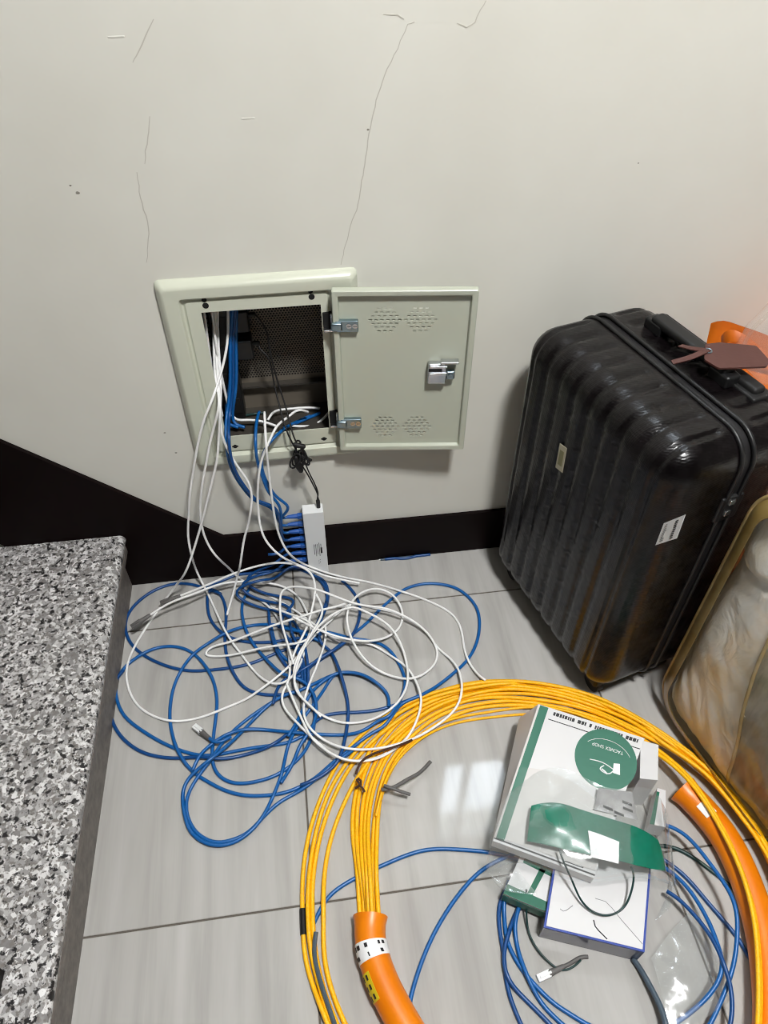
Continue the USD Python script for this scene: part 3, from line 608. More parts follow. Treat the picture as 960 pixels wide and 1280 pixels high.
cable('inner blue cable of the pair looping lowest in front of the heap', B_((350, 552), (300, 524), (240, 513), (192, 520)) + A_((880, 555), (800, 590)) + C_((520, 20), (440, 62), (390, 95), (330, 140), (280, 185), (240, 232), (200, 290), (145, 365), (112, 430), (106, 490), (132, 560), (180, 603), (232, 617), (290, 607), (350, 578), (410, 520), (480, 456), (560, 410), (640, 350), (700, 300), (770, 250)), RB, 'blue_jacket')
cable('outer blue cable of the pair looping lowest in front of the heap', B_((350, 552), (300, 524), (240, 513), (190, 522), (165, 548)) + C_((660, 0), (620, 58), (560, 140), (530, 190), (510, 240), (490, 330), (470, 390), (440, 460), (400, 530), (330, 598), (260, 627), (190, 622), (126, 577), (100, 512), (91, 430), (110, 370), (170, 310), (260, 238), (350, 152), (462, 48), (560, 10)), RB, 'blue_jacket')
cable('blue cable running level across the heap front, with a short arc at its right', C_((130, 330), (160, 270), (200, 230), (260, 190), (340, 166), (430, 168), (540, 178), (650, 186), (750, 186), (820, 166), (880, 128)) + B_((400, 690), (448, 625), (468, 555), (442, 475), (390, 412), (320, 386), (250, 376), (150, 352), (60, 350), (-40, 330)), RB, 'blue_jacket')
cable('blue cable arc standing up in the middle right of the heap', B_((403, 650), (402, 618), (388, 588), (350, 552), (300, 524), (240, 513), (190, 520), (140, 550), (90, 600), (60, 660), (30, 720), (0, 770)), RB, 'blue_jacket')
cable('blue cable running from the wall straight down through the heap middle', B_((110, 130), (145, 150), (160, 205), (150, 260), (128, 320), (130, 390), (165, 425), (200, 490), (225, 570), (240, 650), (235, 740), (215, 830), (190, 880), (120, 935), (50, 965)), RB, 'blue_jacket_deep')
cable('short blue cable in the centre of the heap beside the white loops', A_((690, 240), (695, 320), (720, 420), (756, 480), (808, 530)) + B_((110, 470), (190, 420), (258, 362), (282, 310)), RB, 'blue_jacket_deep')
cable('blue cable bending round the upper right of the heap below the switch', B_((215, 145), (258, 188), (286, 248), (282, 310), (258, 362), (190, 420), (110, 470), (30, 520), (-30, 560), (-60, 640)), RB, 'blue_jacket_deep')
cable('blue cable lying close to the skirting behind the white arcs', A_((420, 175), (500, 148), (580, 118), (680, 98), (760, 92), (840, 110), (900, 150), (925, 210), (905, 270), (880, 330)), RB, 'blue_jacket_deep')
cable('blue cable curving down through the dense centre of the heap', A_((615, 175), (586, 240), (592, 320), (630, 400), (680, 460), (750, 520), (820, 545), (870, 600), (880, 680), (860, 740), (820, 800), (790, 870), (740, 955)), RB, 'blue_jacket')
# loose cable with a grey boot and clear plug in the middle left
cable('short blue lead ending in a grey-booted plug, left of the lowest loop', A_((540, 770), (500, 790), (470, 790), (452, 775)), RB, 'blue_jacket', plug=('end', 'grey_tie', 'white_plastic'))

# blue cables round the boxes
for lab, ctrl, m in (('leftmost blue cable coming out under the green and white box', E_((190, 300), (140, 372), (124, 450), (130, 540), (146, 640), (156, 740), (175, 830), (202, 905), (240, 985), (300, 1060), (420, 1180), (600, 1280), (800, 1330)), 'blue_jacket_deep'),
                     ('blue cable sweeping from the green and white box to the bottom edge', E_((170, 300), (150, 380), (150, 480), (160, 560), (190, 640), (240, 720), (300, 790), (380, 865), (470, 925), (560, 975), (660, 1010), (800, 1080), (960, 1100)), 'blue_jacket'),
                     ('blue cable crossing its neighbours below the green and white box', E_((260, 330), (225, 400), (190, 480), (168, 545), (150, 620), (152, 700), (180, 770), (250, 850), (330, 930), (400, 1000), (540, 1100), (740, 1170), (900, 1180)), 'blue_jacket_deep'),
                     ('innermost blue cable of the bunch below the green and white box', E_((235, 350), (220, 410), (202, 480), (202, 560), (222, 650), (252, 730), (284, 800), (335, 880), (410, 955), (500, 1030), (680, 1120), (860, 1130), (1010, 1080)), 'blue_jacket'),
                     ('blue cable crossing the joint beyond the boxes and bending back down', F_((110, 370), (185, 395), (260, 432), (330, 500), (392, 580), (442, 650), (482, 722), (502, 805), (502, 900), (490, 1000), (462, 1100), (428, 1185), (380, 1285), (310, 1380), (200, 1460)), 'blue_jacket'),
                     ('blue cable curling back to the bottom edge right of the boxes', F_((140, 560), (205, 602), (280, 672), (342, 762), (388, 852), (422, 945), (436, 1015), (418, 1090), (378, 1150), (318, 1210), (230, 1275), (150, 1320)), 'blue_jacket'),
                     ('blue cable heading straight down right of the blue and white box', F_((190, 690), (238, 722), (300, 782), (366, 862), (410, 935), (440, 1005), (466, 1085), (480, 1180), (470, 1290), (420, 1400), (320, 1490), (180, 1540)), 'blue_jacket_deep')):
    cable(lab, ctrl, RB, m)
cable('slate blue cable emerging from below the blue and white box', F_((40, 990), (75, 1040), (120, 1120), (160, 1200), (190, 1290)), .0046, 'grey_jacket')
t = cable('thin grey lead with a grey-booted white plug lying below the boxes', [(735, 1196), (725, 1197), (715, 1203), (703, 1209)], .003, 'grey_tie', name='network_lead', plug=('end', 'grey_tie', 'white_plastic'))
# scrap of blue cable by the skirting
scrap = thing('cable_scrap', 'short scrap of blue and white cable lying against the skirting', 'cable scrap')
obj('piece', tube(lay([(480, 692), (492, 697), (507, 698), (519, 695), (527, 691), (537, 690)], .0034), .0034), MAT['blue_jacket_deep'], scrap, smooth=True)
obj('piece', tube(lay([(474, 690), (483, 693), (495, 692.5), (508, 690), (517, 689), (535, 688.5)], .0026), .0026), MAT['grey_jacket'], scrap, smooth=True)
obj('bare_wire', tube(lay([(472, 689), (480, 692), (487, 694)], .0014), .0014), MAT['white_jacket'], scrap, smooth=True)

# white cables -------------------------------------------------------------------------------
def W(label, ctrl, **k): return cable(label, ctrl, RW, 'white_jacket', **k)
def fromcab(x0, y0, din=-.05): return [(x0, y0, wz(x0, y0, din))]
W('white cable hanging furthest left from the cabinet to the heap', fromcab(285, 372) + [(285, 392, wz(285, 392, -.048)), (284, 428, wz(284, 428, -.035)), (275, 470, wz(275, 470, -.006))] + D_((170, 25, .03), (140, 100, .035), (102, 260, .04), (84, 370, .04), (70, 470, .045), (62, 600, .045), (61, 680, .05), (76, 770, .06)) + [(245, 712, .05)] + A_((440, 184), (482, 275), (530, 370), (580, 440), (635, 510), (690, 552), (745, 556), (800, 510), (835, 430)))
W('white cable hooking down through the centre of the heap', A_((570, 186), (640, 215), (700, 260), (740, 322), (764, 400), (775, 480), (768, 550), (746, 600), (752, 650), (792, 702), (860, 770), (930, 832)) + B_((140, 815), (180, 842), (250, 866), (330, 862), (400, 835)))
W('white cable hanging second from left, swinging across the skirting into the heap', fromcab(266, 372) + [(267, 396, wz(267, 396, -.048)), (267.5, 440, wz(268, 440, -.03)), (270, 478, wz(270, 478, -.005))] + D_((215, 10, .032), (178, 180, .04), (150, 320, .045), (130, 430, .05), (121, 540, .05), (131, 640, .055), (160, 720, .06), (210, 790, .07)) + [(287, 711, .04)] + A_((560, 125), (640, 180), (720, 222), (790, 262), (860, 312), (960, 378)) + B_((255, 392), (330, 402), (400, 440), (470, 490), (512, 550), (532, 620), (520, 690), (480, 770), (420, 825), (340, 862), (250, 866), (180, 842), (100, 780), (62, 715), (20, 620), (-5, 560)))
W('white cable hanging third from left, ending in the wide white loop left of the heap', fromcab(268, 372) + [(269, 396, wz(269, 396, -.052)), (270.5, 440, wz(270, 440, -.035)), (273, 478, wz(273, 478, -.005))] + D_((220, 20, .034), (213, 200, .045), (204, 300, .05), (172, 440, .055), (142, 560, .06), (118, 650, .065), (88, 750, .075), (42, 870, .09)) + [(219, 733, .05)] + A_((250, 262), (190, 350), (145, 430), (123, 500), (126, 560), (150, 622), (200, 672), (270, 702), (340, 708), (430, 690), (520, 655), (600, 620), (660, 580), (720, 535), (790, 470), (830, 420), (880, 360), (950, 295)) + B_((250, 243), (330, 252), (420, 272), (500, 312), (560, 360), (600, 415), (645, 455), (680, 500), (695, 560), (688, 620), (660, 670), (600, 722), (520, 770), (440, 800), (340, 820), (240, 818), (160, 792), (92, 740), (64, 680), (72, 600), (110, 500), (148, 385), (150, 330)))
W('white cable crossing in front of the blue bundle, hanging right of the other white drops', fromcab(272, 372) + [(272, 396, wz(272, 396, -.052)), (273.5, 440, wz(273, 440, -.035)), (276, 485, wz(276, 485, 0))] + D_((226, 150, .04), (260, 250, .04), (310, 335, .045), (360, 410, .05), (378, 480, .055), (374, 550, .06), (356, 640, .06), (340, 700, .065), (320, 830, .08)) + [(297, 720, .06)] + A_((545, 210, .02), (532, 255), (524, 284)))
W('white cable looping below the cabinet and out right under the yellow coil', fromcab(331, 536, .0) + D_((442, 60, .012), (449, 200, .045), (460, 330, .05), (478, 480, .055), (500, 620, .06), (530, 710, .065), (570, 772, .07)) + [(384, 707, .04), (432, 722)] + B_((320, 152), (430, 182), (520, 212), (600, 246), (660, 286), (692, 342), (706, 420), (732, 485), (770, 530), (790, 545)))
W('white cable rising over the cabinet sill and falling beside the switch', fromcab(385, 515, -.03) + [(372, 513, wz(372, 513, -.01))] + D_((560, 85, -.005), (510, 125, .02), (465, 210, .045), (428, 300, .05), (412, 400, .055), (408, 480, .055), (413, 570, .06), (430, 660, .065), (470, 730, .07), (540, 790, .075)) + [(375, 707, .03), (405, 719)] + B_((205, 140), (250, 150), (286, 157)))
W('white cable with a grey-booted plug lying nearest the step at the heap left', A_((215, 285), (300, 234), (400, 196), (500, 160), (600, 150), (690, 156), (760, 176), (812, 216), (842, 270), (858, 330), (830, 420)), plug=('start', 'grey_tie', 'grey_tie'))
W('white cable with a small grey plug, outermost of the arcs under the skirting', A_((335, 208), (430, 170), (500, 140), (560, 115), (640, 90), (720, 76), (800, 84), (860, 120), (876, 180), (864, 260), (840, 340), (800, 420), (775, 490)), plug=('start', 'grey_tie', 'grey_tie'))
W('white cable doubling back in a narrow hairpin left of the heap centre', A_((1010, 235), (960, 250), (900, 265), (820, 290), (720, 322), (620, 360), (520, 396), (455, 418), (440, 440), (520, 447), (620, 426), (720, 407), (800, 397), (850, 377), (868, 345), (850, 312), (790, 285), (700, 252)))
W('white cable making the small round loop right of the heap centre', A_((790, 480), (765, 395), (740, 300), (736, 240), (745, 190), (780, 172), (850, 176)) + B_((130, 187), (220, 222), (300, 245), (380, 256), (450, 281), (520, 322), (570, 372), (596, 430), (588, 475), (550, 515), (490, 538), (420, 530), (350, 498), (290, 440), (252, 372), (237, 310), (242, 260), (270, 214), (312, 187), (360, 180), (412, 200), (446, 240), (458, 290), (440, 340), (390, 374), (320, 388), (250, 382), (190, 368), (120, 342), (20, 292)))
W('white cable making the large oval loop through the heap front', B_((228, 258), (262, 254), (300, 266), (370, 302), (420, 346), (455, 410), (475, 480), (478, 550), (456, 610), (410, 660), (340, 700), (260, 716), (190, 708), (120, 674), (60, 620), (29, 560), (25, 500), (50, 430), (90, 370), (140, 312), (210, 266), (262, 252)))
W('white cable tangled straight across the heap centre', A_((880, 200), (905, 270), (870, 345), (830, 420), (800, 500), (800, 580), (850, 640), (900, 690)))
# coils of cable resting inside the cabinet
for k_, (lab, ctrl, m) in enumerate((('white cable coiled along the cabinet floor, front turn', D_((270, 50, -.045), (300, 95, -.04), (360, 100, -.035), (440, 110, -.03), (500, 130, -.02)) , 'white_jacket'),
                                     ('white cable bowed along the cabinet right wall', D_((770, 55, -.05), (735, 95, -.04), (690, 125, -.03), (640, 132, -.025), (560, 128, -.02)), 'white_jacket'),
                                     ('grey white cable arched over the coil inside the cabinet', D_((460, 100, -.04), (490, 60, -.055), (560, 45, -.06), (650, 38, -.065), (720, 42, -.065)), 'white_jacket'),
                                     ('green cable lying deep on the cabinet floor', D_((290, 85, -.07), (340, 78, -.07), (400, 68, -.07), (450, 62, -.075)), 'green_jacket'),
                                     ('blue cable pair curling along the cabinet floor to the right', D_((720, 65, -.06), (660, 90, -.045), (600, 115, -.03), (540, 140, -.01)), 'blue_jacket'))):
    cable(lab, ctrl, RW if m != 'blue_jacket' else RB, m, stack=False)
# blue bundle inside the cabinet, left, dropping out to the switch
NP = 8; pz = np.linspace(sz1 - .018, sz0 + .016, NP); plugs = []
def patch(k, label, ctrl3, m='blue_jacket'):
    """a patch cord that ends in port k of the switch"""
    t = thing('patch_cord', label, 'cable', None)
    yb = syf + .013
    px_ = sx0
    obj('connector', rbox(px_ - .012, px_ + .0005, yb - .005, yb + .005, pz[k] - .005, pz[k] + .005, .001), MAT['blue_boot'], t)
    obj('boot', moved(loft([np.stack([np.full(10, x), rr * np.cos(np.linspace(0, 2 * np.pi, 11)[:-1]), rr * np.sin(np.linspace(0, 2 * np.pi, 11)[:-1])], 1) for x, rr in ((0, .0055), (-.012, .0048), (-.022, .0036))], True, True, True), trimesh.transformations.translation_matrix([px_ - .012, yb, pz[k]])), MAT['blue_boot'], t)
    pts = [[px_ - .030, yb, pz[k]], [px_ - .045, yb - .002, pz[k] + .001]] + ctrl3
    obj('jacket', tube(spline(pts, .008), .0031), MAT[m], t, smooth=True); return t
def w3(a, b, d): return list(Wl(220 + a / 4, 500 + b / 4, d))
up_a = lambda o, d: [w3(480 + o, 545 - o * .3, d), w3(400 + o, 505, d), w3(335 + o, 440, d), w3(290 + o, 370, d), w3(258 + o, 270, d), w3(250 + o, 180, d * .7), w3(252 + o, 90, -.005), list(Wl(287 + o / 4, 490, -.03)), list(Wl(288 + o / 4, 430, -.045)), list(Wl(290 + o / 4, 396, -.05)), list(Wl(291 + o / 4, 375, -.05))]
up_b = lambda o, d: [w3(560 + o, 540, d), w3(510 + o, 490, d), w3(462 + o, 425, d), w3(432 + o, 350, d), w3(440 + o, 260, d), w3(480 + o, 200, d * .8), w3(540 + o, 145, .004), w3(600 + o, 110, -.03), w3(670 + o, 80, -.05)]
up_c = lambda o, d: [w3(520 + o, 540, d), w3(470 + o, 470, d), w3(430 + o, 380, d), w3(408 + o, 310, d), w3(398 + o, 220, d), w3(400 + o, 140, .016), w3(408 + o, 85, -.01), list(Wl(324 + o / 4, 515, -.03))]
dn = lambda x, z1, d: [[sx0 - .075, -.05, z1], [sx0 - .11, -d, max(.05, z1 - .03)], [sx0 - .14 - x, -d - .01, .03], [sx0 - .10 - x, -d - .04, .012], [sx0 - .04 - x, -d - .07, .012], list(P(352 + 900 * x, 775 + 500 * x, .014)), list(P(370 + 600 * x, 812 + 700 * x, .016)), list(P(378 + 300 * x, 850 + 500 * x, .014))]
patch(0, 'blue patch cord in the topmost switch port, rising to the cabinet sill', up_b(0, .04))
patch(1, 'blue patch cord in the second switch port from the top, rising left into the cabinet', up_a(0, .036))
patch(2, 'blue patch cord in the third switch port from the top, rising over the cabinet sill', up_c(0, .044))
patch(3, 'blue patch cord in the fourth switch port from top, left of the bundle', up_a(14, .05), 'blue_jacket_deep')
for k_, nm in ((4, 'fourth from the bottom'), (5, 'third from the bottom'), (6, 'second from the bottom'), (7, 'lowest')):
    if k_ == 4: patch(k_, 'dark blue patch cord in the switch port ' + nm + ', ending in the air', [[sx0 - .06, -.042, pz[k_] + .002], [sx0 - .085, -.044, pz[k_] + .002]], 'blue_jacket_deep')
    else: patch(k_, 'blue patch cord in the ' + (nm + ' switch port' if k_ == 7 else 'switch port ' + nm) + ', dropping to the heap', dn(.012 * (k_ - 5), pz[k_], .045 + .016 * (k_ - 5)), 'blue_jacket_deep')
for k_, (lab, o) in enumerate((('blue cable at the left of the bundle inside the cabinet', -8), ('blue cable at the right of the bundle inside the cabinet', 24))):
    cable(lab, [(289 + o / 4, 374, wz(289 + o / 4, 374, -.055)), (289 + o / 4, 396, wz(288 + o / 4, 396, -.055)), (289 + o / 4, 440, wz(289 + o / 4, 440, -.052)), (288 + o / 4, 490, wz(288 + o / 4, 490, -.04)), (287 + o / 4, 528, wz(287 + o / 4, 528, -.03)), (300 + o / 4, 534, wz(300 + o / 4, 534, -.02))], RB, 'blue_jacket', stack=False)
for k_, (lab, x) in enumerate((('white cable lying against the left wall inside the cabinet', 256), ('white cable behind the hanging drops inside the cabinet', 266))):
    cable(lab, [(x - 3, 380, wz(x, 380, -.02 - .02 * k_)), (x, 398, wz(x, 398, -.02 - .02 * k_)), (x + 4, 430, wz(x + 4, 430, -.03)), (x + 11, 470, wz(x + 11, 470, -.035)), (x + 22, 520, wz(x + 22, 520, -.03))], RW, 'white_jacket', stack=False)

# black power leads from the adapters, with the spare length bundled
lead = thing('power_lead', 'thin black power leads bunched in a knot below the cabinet', 'cable')
w_ = lambda x, y, d: list(Wl(x, y, d))
obj('lead', tube(spline([list(ad1), w_(322, 396, -.06), w_(332, 412, -.055), w_(338, 440, -.045), w_(348, 480, -.03), w_(358, 512, -.005), w_(367, 545, .03), w_(374, 560, .034)], .006), .0016), MAT['black_rubber'], lead, smooth=True)
obj('lead', tube(spline([list(ad2), w_(325, 436, -.06), w_(334, 445, -.052), w_(341, 470, -.04), w_(350, 510, -.005), w_(359, 540, .028), w_(370, 562, .032)], .006), .0016), MAT['black_rubber'], lead, smooth=True)
for k_, (dx, dy, rx, ry, tilt) in enumerate(((-3, 4, 4.5, 13, .25), (0, 0, 4, 16, -.1), (3.5, 3, 5, 13, -.45), (-5, 10, 5, 10, .5), (1, 8, 6, 11, .1), (6, 6, 3.5, 11, -.6))):
    a = np.linspace(0, 2 * np.pi, 11); q = []
    for t_ in a:
        ex, ey = rx * math.cos(t_), ry * math.sin(t_); q.append(w_(374 + dx + ex * math.cos(tilt) - ey * math.sin(tilt), 566 + dy + ex * math.sin(tilt) + ey * math.cos(tilt), .031 + .0035 * k_ % .012 + .004 * math.cos(t_)))
    obj('loop', tube(spline(q, .004), .0018), MAT['black_rubber'], lead, smooth=True)
obj('knot', tm(hull([w_(369, 556, .036), w_(379, 558, .038)], .0052)), MAT['black_rubber'], lead)
obj('tail', tm(hull([w_(378, 570, .038), w_(388, 575, .038)], .0035)), MAT['black_rubber'], lead)
obj('tail', tm(hull([w_(370, 572, .036), w_(373, 584, .04), w_(376, 588, .038)], .0055)), MAT['black_rubber'], lead)
pend = [sx1 - .009, syf + .017, sz1 + .029]
obj('lead', tube(spline([w_(376, 580, .036), w_(384, 592, .036), w_(391, 605, .036), w_(396, 615, .038), pend], .006), .0016), MAT['black_rubber'], lead, smooth=True)
obj('lead', tube(spline([w_(380, 574, .036), w_(386, 590, .034), w_(393, 604, .034), w_(397, 614, .037), pend], .006), .0014), MAT['black_rubber'], lead, smooth=True)

# ------------------------------------------------------------------ suitcase
ang = math.radians(15.5)
Wd = np.array([math.sin(ang), -math.cos(ang), 0]); Td = np.array([math.cos(ang), math.sin(ang), 0])
SO = np.array([.383, -.072, 0.0]); SW, ST, SZ0, SZ1, SRAD = .405, .255, .045, .652, .052
case = thing('suitcase', 'tall black ribbed hard-shell suitcase standing against the wall', 'suitcase')
CT = np.eye(4); CT[:3, 0], CT[:3, 1], CT[:3, 2], CT[:3, 3] = Td, -Wd, [0, 0, 1], SO     # local x = thickness, y = -width, z up
def cl(m): return moved(m, CT)
body = m3.Manifold.batch_hull([m3.Manifold.sphere(SRAD, 48).translate((x, -y, z)) for x in (SRAD, ST - SRAD) for y in (SRAD, SW - SRAD) for z in (SZ0 + SRAD, SZ1 - SRAD)])
TS0, TS1 = .118, .146
def shell(xa, xb):
    m = body ^ m3.Manifold.cube((xb - xa, SW + .2, 1)).translate((xa, -SW - .1, 0))
    k = tm(m.refine_to_length(.0065)); v = k.vertices.copy(); k2 = trimesh.Trimesh(v, k.faces, process=True); n = k2.vertex_normals; v = k2.vertices.copy()
    wv = -v[:, 1]; ph = (wv - .020) / .0405; fr = ph - np.floor(ph)
    groove = np.clip((.17 - np.abs(fr - .5) + .0) / .07, 0, 1); groove = groove * groove * (3 - 2 * groove)
    inside = np.clip((wv - .03) / .01, 0, 1) * np.clip((SW - .03 - wv) / .01, 0, 1) * (1 - np.clip((np.abs(n[:, 1]) - .6) / .3, 0, 1))
    edge = np.clip((v[:, 0] - xa) / .006, 0, 1) if xa > 0.05 else np.clip((xb - v[:, 0] - .012) / .008, 0, 1)
    if xa > .05: edge = np.clip((v[:, 0] - xa - .012) / .008, 0, 1)
    v -= n * (groove * inside * edge * .0038)[:, None]
    return trimesh.Trimesh(v, k2.faces, process=False)
obj('shell', cl(shell(0, TS0)), MAT['suitcase_shell'], case, 'ribbed front shell with fine woven sheen', smooth=60)
obj('shell', cl(shell(TS1, ST)), MAT['suitcase_shell'], case, smooth=60)
band = body ^ m3.Manifold.cube((TS1 - TS0, SW + .2, 1)).translate((TS0, -SW - .1, 0))
obj('zip_band', cl(tm(band).copy().apply_transform(trimesh.transformations.scale_matrix(.992, [TS0 + .01, -SW / 2, .335]))), MAT['zip_black'], case, smooth=40)
for x in (TS0 + .003, TS1 - .003):
    q = []
    for a in rrect(-SW - .0012, .0012, SZ0 - .0012, SZ1 + .0012, SRAD, 10): q.append((x, a[0], a[1]))
    q = np.array(q + q[:1]); obj('edge_bead', cl(tube(q, .0035)), MAT['black_plastic'], case, smooth=True)
hx = .192; hy0, hy1 = -.10, -.275
obj('carry_handle', cl(cat_([rbox(hx - .013, hx + .013, hy1, hy0, SZ1 + .010, SZ1 + .026, .006), rbox(hx - .014, hx + .014, hy0 - .03, hy0 + .012, SZ1 - .004, SZ1 + .018, .005), rbox(hx - .014, hx + .014, hy1 - .012, hy1 + .03, SZ1 - .004, SZ1 + .018, .005)])), MAT['black_plastic'], case, smooth=40)
obj('trolley_grip', cl(cat_([rbox(ST - .052, ST - .028, -.32, -.085, SZ1 - .006, SZ1 + .012, .006), rbox(ST - .06, ST - .02, -.33, -.075, SZ1 - .012, SZ1 + .003, .004)])), MAT['black_rubber'], case, smooth=40)
for wx in (.05, ST - .05):
    for wy in (-.045, -SW + .045):
        wh = obj('wheel', cl(cat_([rbox(wx - .02, wx + .02, wy - .02, wy + .02, .03, .056, .006), moved(trimesh.creation.cylinder(.021, .016, sections=24), trimesh.transformations.translation_matrix([wx - .004, wy, .0212]) @ trimesh.transformations.rotation_matrix(np.pi / 2, [0, 1, 0]))])), MAT['black_rubber'], case)
obj('lock', cl(cat_([rbox(TS0 - .006, TS1 + .008, -SW - .004, -SW + .006, .50, .55, .003)])), MAT['black_plastic'], case)
for z in (.512, .535): obj('lock_button', cl(rbox(TS0 + .008, TS0 + .018, -SW - .0065, -SW - .003, z, z + .010, .001)), MAT['chrome'], case)
def on_face(px, py):
    """where the ray through a pixel meets the big left face of the suitcase, in suitcase coordinates"""
    r = ray(px, py); t = ((SO - CP) @ Td - .0006) / (r @ Td); p = CP + r * t; return np.array([-.0006, (p - SO) @ -Wd, p[2]])
def on_side(px, py):
    r = ray(px, py); t = ((SO + Wd * SW - CP) @ Wd + .0006) / (r @ Wd); p = CP + r * t; return np.array([(p - SO) @ Td, -SW - .0006, p[2]])
q = [on_face(*p) for p in ((700, 554), (708.5, 560.5), (703, 591), (694.5, 584))]
st = obj('sticker', cl(sheet(bilinear(q[0], q[1], q[2], q[3], 2, 2), .0008)), MAT['sticker_tan'], case, 'small tan sticker on the ribbed face', smooth=False)
c = np.mean(q, 0); qi = [c + (p - c) * np.array([1, .55, .6]) + np.array([-.0006, 0, 0]) for p in q]
obj('print', cl(sheet(bilinear(qi[0], qi[1], qi[2], qi[3], 2, 2), .0005)), MAT['sticker_inner'], st, smooth=False)
q = [on_face(*p) for p in ((830, 654), (857, 643), (846, 673), (819.5, 681.5))]
BIG = q

# brown luggage tag on the handle
tagp = thing('luggage_tag', 'brown leather luggage tag strapped to the suitcase handle', 'luggage tag')
TZ = SZ1 + .030
c0 = [P(x, y, TZ) for x, y in ((881, 431), (899, 429), (945, 433), (962, 452), (958, 459), (898, 461), (880, 450))]
pz_ = Polygon([(p[0], p[1]) for p in c0]).buffer(-.006).buffer(.006, 4)
m = trimesh.creation.extrude_polygon(pz_, .003); m.apply_translation([0, 0, TZ - .0015]); obj('flap', m, MAT['leather_brown'], tagp, smooth=30)
hp = P(881, 440, TZ)
tr = trimesh.creation.torus(.006, .0014, 20, 8); tr.apply_translation(hp + [.004, 0, .0018]); obj('eyelet', tr, MAT['zinc'], tagp)
for a, b in (((840, 453), (862, 447)), ((850, 432), (868, 436))):
    g = [P(a[0], a[1], TZ - .002), P(b[0], b[1], TZ + .004), hp + [.002, 0, .003]]; g = spline(g, .006); t_ = np.gradient(g, axis=0); nn = np.cross(t_, [0, 0, 1.0]); nn /= np.linalg.norm(nn, axis=1, keepdims=True)
    obj('strap', sheet(np.stack([g + nn * .005, g - nn * .005], 1), .0016), MAT['leather_brown'], tagp, smooth=30)

# orange bag against the wall behind the suitcase
ob = thing('orange_bag', 'bright orange shopping bag standing in the corner behind the suitcase', 'bag')
def soft_box(x0, x1, y0, y1, z0, z1, r, amp, sc, seed, step=.012, bulge=0):
    m = m3.Manifold.batch_hull([m3.Manifold.sphere(r, 24).translate((x, y, z)) for x in (x0 + r, x1 - r) for y in (y0 + r, y1 - r) for z in (z0 + r, z1 - r)]).refine_to_length(step)
    k = tm(m); k = trimesh.Trimesh(k.vertices, k.faces, process=True); v = k.vertices.copy(); n = k.vertex_normals
    d = amp * np.asarray(noise3(v + seed, sc)).reshape(-1)
    if bulge:
        cc = np.array([(x0 + x1) / 2, (y0 + y1) / 2, (z0 + z1) / 2]); e = np.abs(v - cc) / np.array([(x1 - x0) / 2, (y1 - y0) / 2, (z1 - z0) / 2]); e = np.sort(e, 1); d = d + bulge * (1 - e[:, 1] ** 2) * (1 - e[:, 0] ** 2)
    return trimesh.Trimesh(v + n * d[:, None], k.faces, process=False)
obj('body', soft_box(.765, 1.12, -.31, -.03, .004, .545, .03, .010, 9, 3.1), MAT['orange_cloth'], ob, smooth=True)
g = [Wl(889, 404, .05) + np.array([0, 0, 0]), Wl(903, 401, .06), Wl(925, 407, .07), Wl(946, 414, .085), Wl(970, 424, .10)]
gs = spline(g, .01); obj('rim', sheet(np.stack([gs, gs + np.array([0, -.006, -.030]), gs + np.array([.0, -.02, -.085])], 1), .002), MAT['orange_cloth'], ob, smooth=True)
hs = spline([Wl(902, 420, .09), Wl(912, 412, .10), Wl(930, 418, .115), Wl(952, 436, .13), Wl(975, 455, .14)], .01); obj('handle_loop', sheet(np.stack([hs, hs + np.array([0, -.012, -.016])], 1), .002), MAT['orange_cloth'], ob, smooth=True)
pk = thing('plastic_packet', 'clear plastic packet lying on top of the orange bag at the right edge', 'plastic bag')
pa = [P(928, 438, .60), P(942, 412, .63), P(966, 388, .66), P(1010, 400, .66), P(1010, 470, .60), P(960, 470, .585)]
pp = tm(hull(pa, .012, 16).refine_to_length(.012)); v = pp.vertices.copy(); v += trimesh.Trimesh(v, pp.faces).vertex_normals * (.006 * np.asarray(noise3(v, 22)).reshape(-1))[:, None]
obj('film', trimesh.Trimesh(v, pp.faces, process=False), MAT['clear_film'], pk, smooth=True)
obj('sealed_edge', tube(spline([P(926, 440, .60), P(938, 416, .63), P(950, 402, .65), P(972, 384, .665)], .006), .0035), MAT['clear_vinyl'], pk, smooth=True)

# bedding bag at the right edge
bed = thing('bedding_bag', 'clear vinyl bedding bag with mustard edging, full of white quilt, right of the suitcase', 'bag')
ba = math.radians(14); BW = np.array([math.sin(ba), -math.cos(ba), 0]); BT = np.array([math.cos(ba), math.sin(ba), 0]); BO = np.array([.632, -.452, 0])
BM = np.eye(4); BM[:3, 0], BM[:3, 1], BM[:3, 2], BM[:3, 3] = BT, -BW, [0, 0, 1], BO
BL, BTH, BH = .36, .30, .622
def bl(m): return moved(m, BM)
qm = soft_box(.010, BTH, -BL, -.010, .012, BH - .02, .045, .010, 13, 5.2, .009, .02)
qv = qm.vertices.copy(); qn = qm.vertex_normals
fold = qv[:, 2] - (.455 + .16 * (-qv[:, 1]) + .012 * np.sin(30 * qv[:, 1])); wr = np.sin(95 * (qv[:, 2] - 1.3 * qv[:, 1]) + 9 * np.asarray(noise3(qv, 6)).reshape(-1))
low = np.clip((.28 - qv[:, 2]) / .12, 0, 1)
qv = qv + qn * (-.012 * np.exp(-(fold / .007) ** 2) + .004 * np.exp(-(np.clip(fold, 0, 9) / .05) ** 2) * (fold > 0) + .0014 * wr * low)[:, None]
edge_w = lambda z: .205 - .17 * z + .005 * np.sin(14 * z)
near = (np.abs(-qv[:, 1] - edge_w(qv[:, 2])) < .0052) & (qv[:, 0] < .12); qv[near, 1] = -edge_w(qv[near, 2])
fc = qv[qm.faces].mean(1); kh = -fc[:, 1] > edge_w(fc[:, 2])
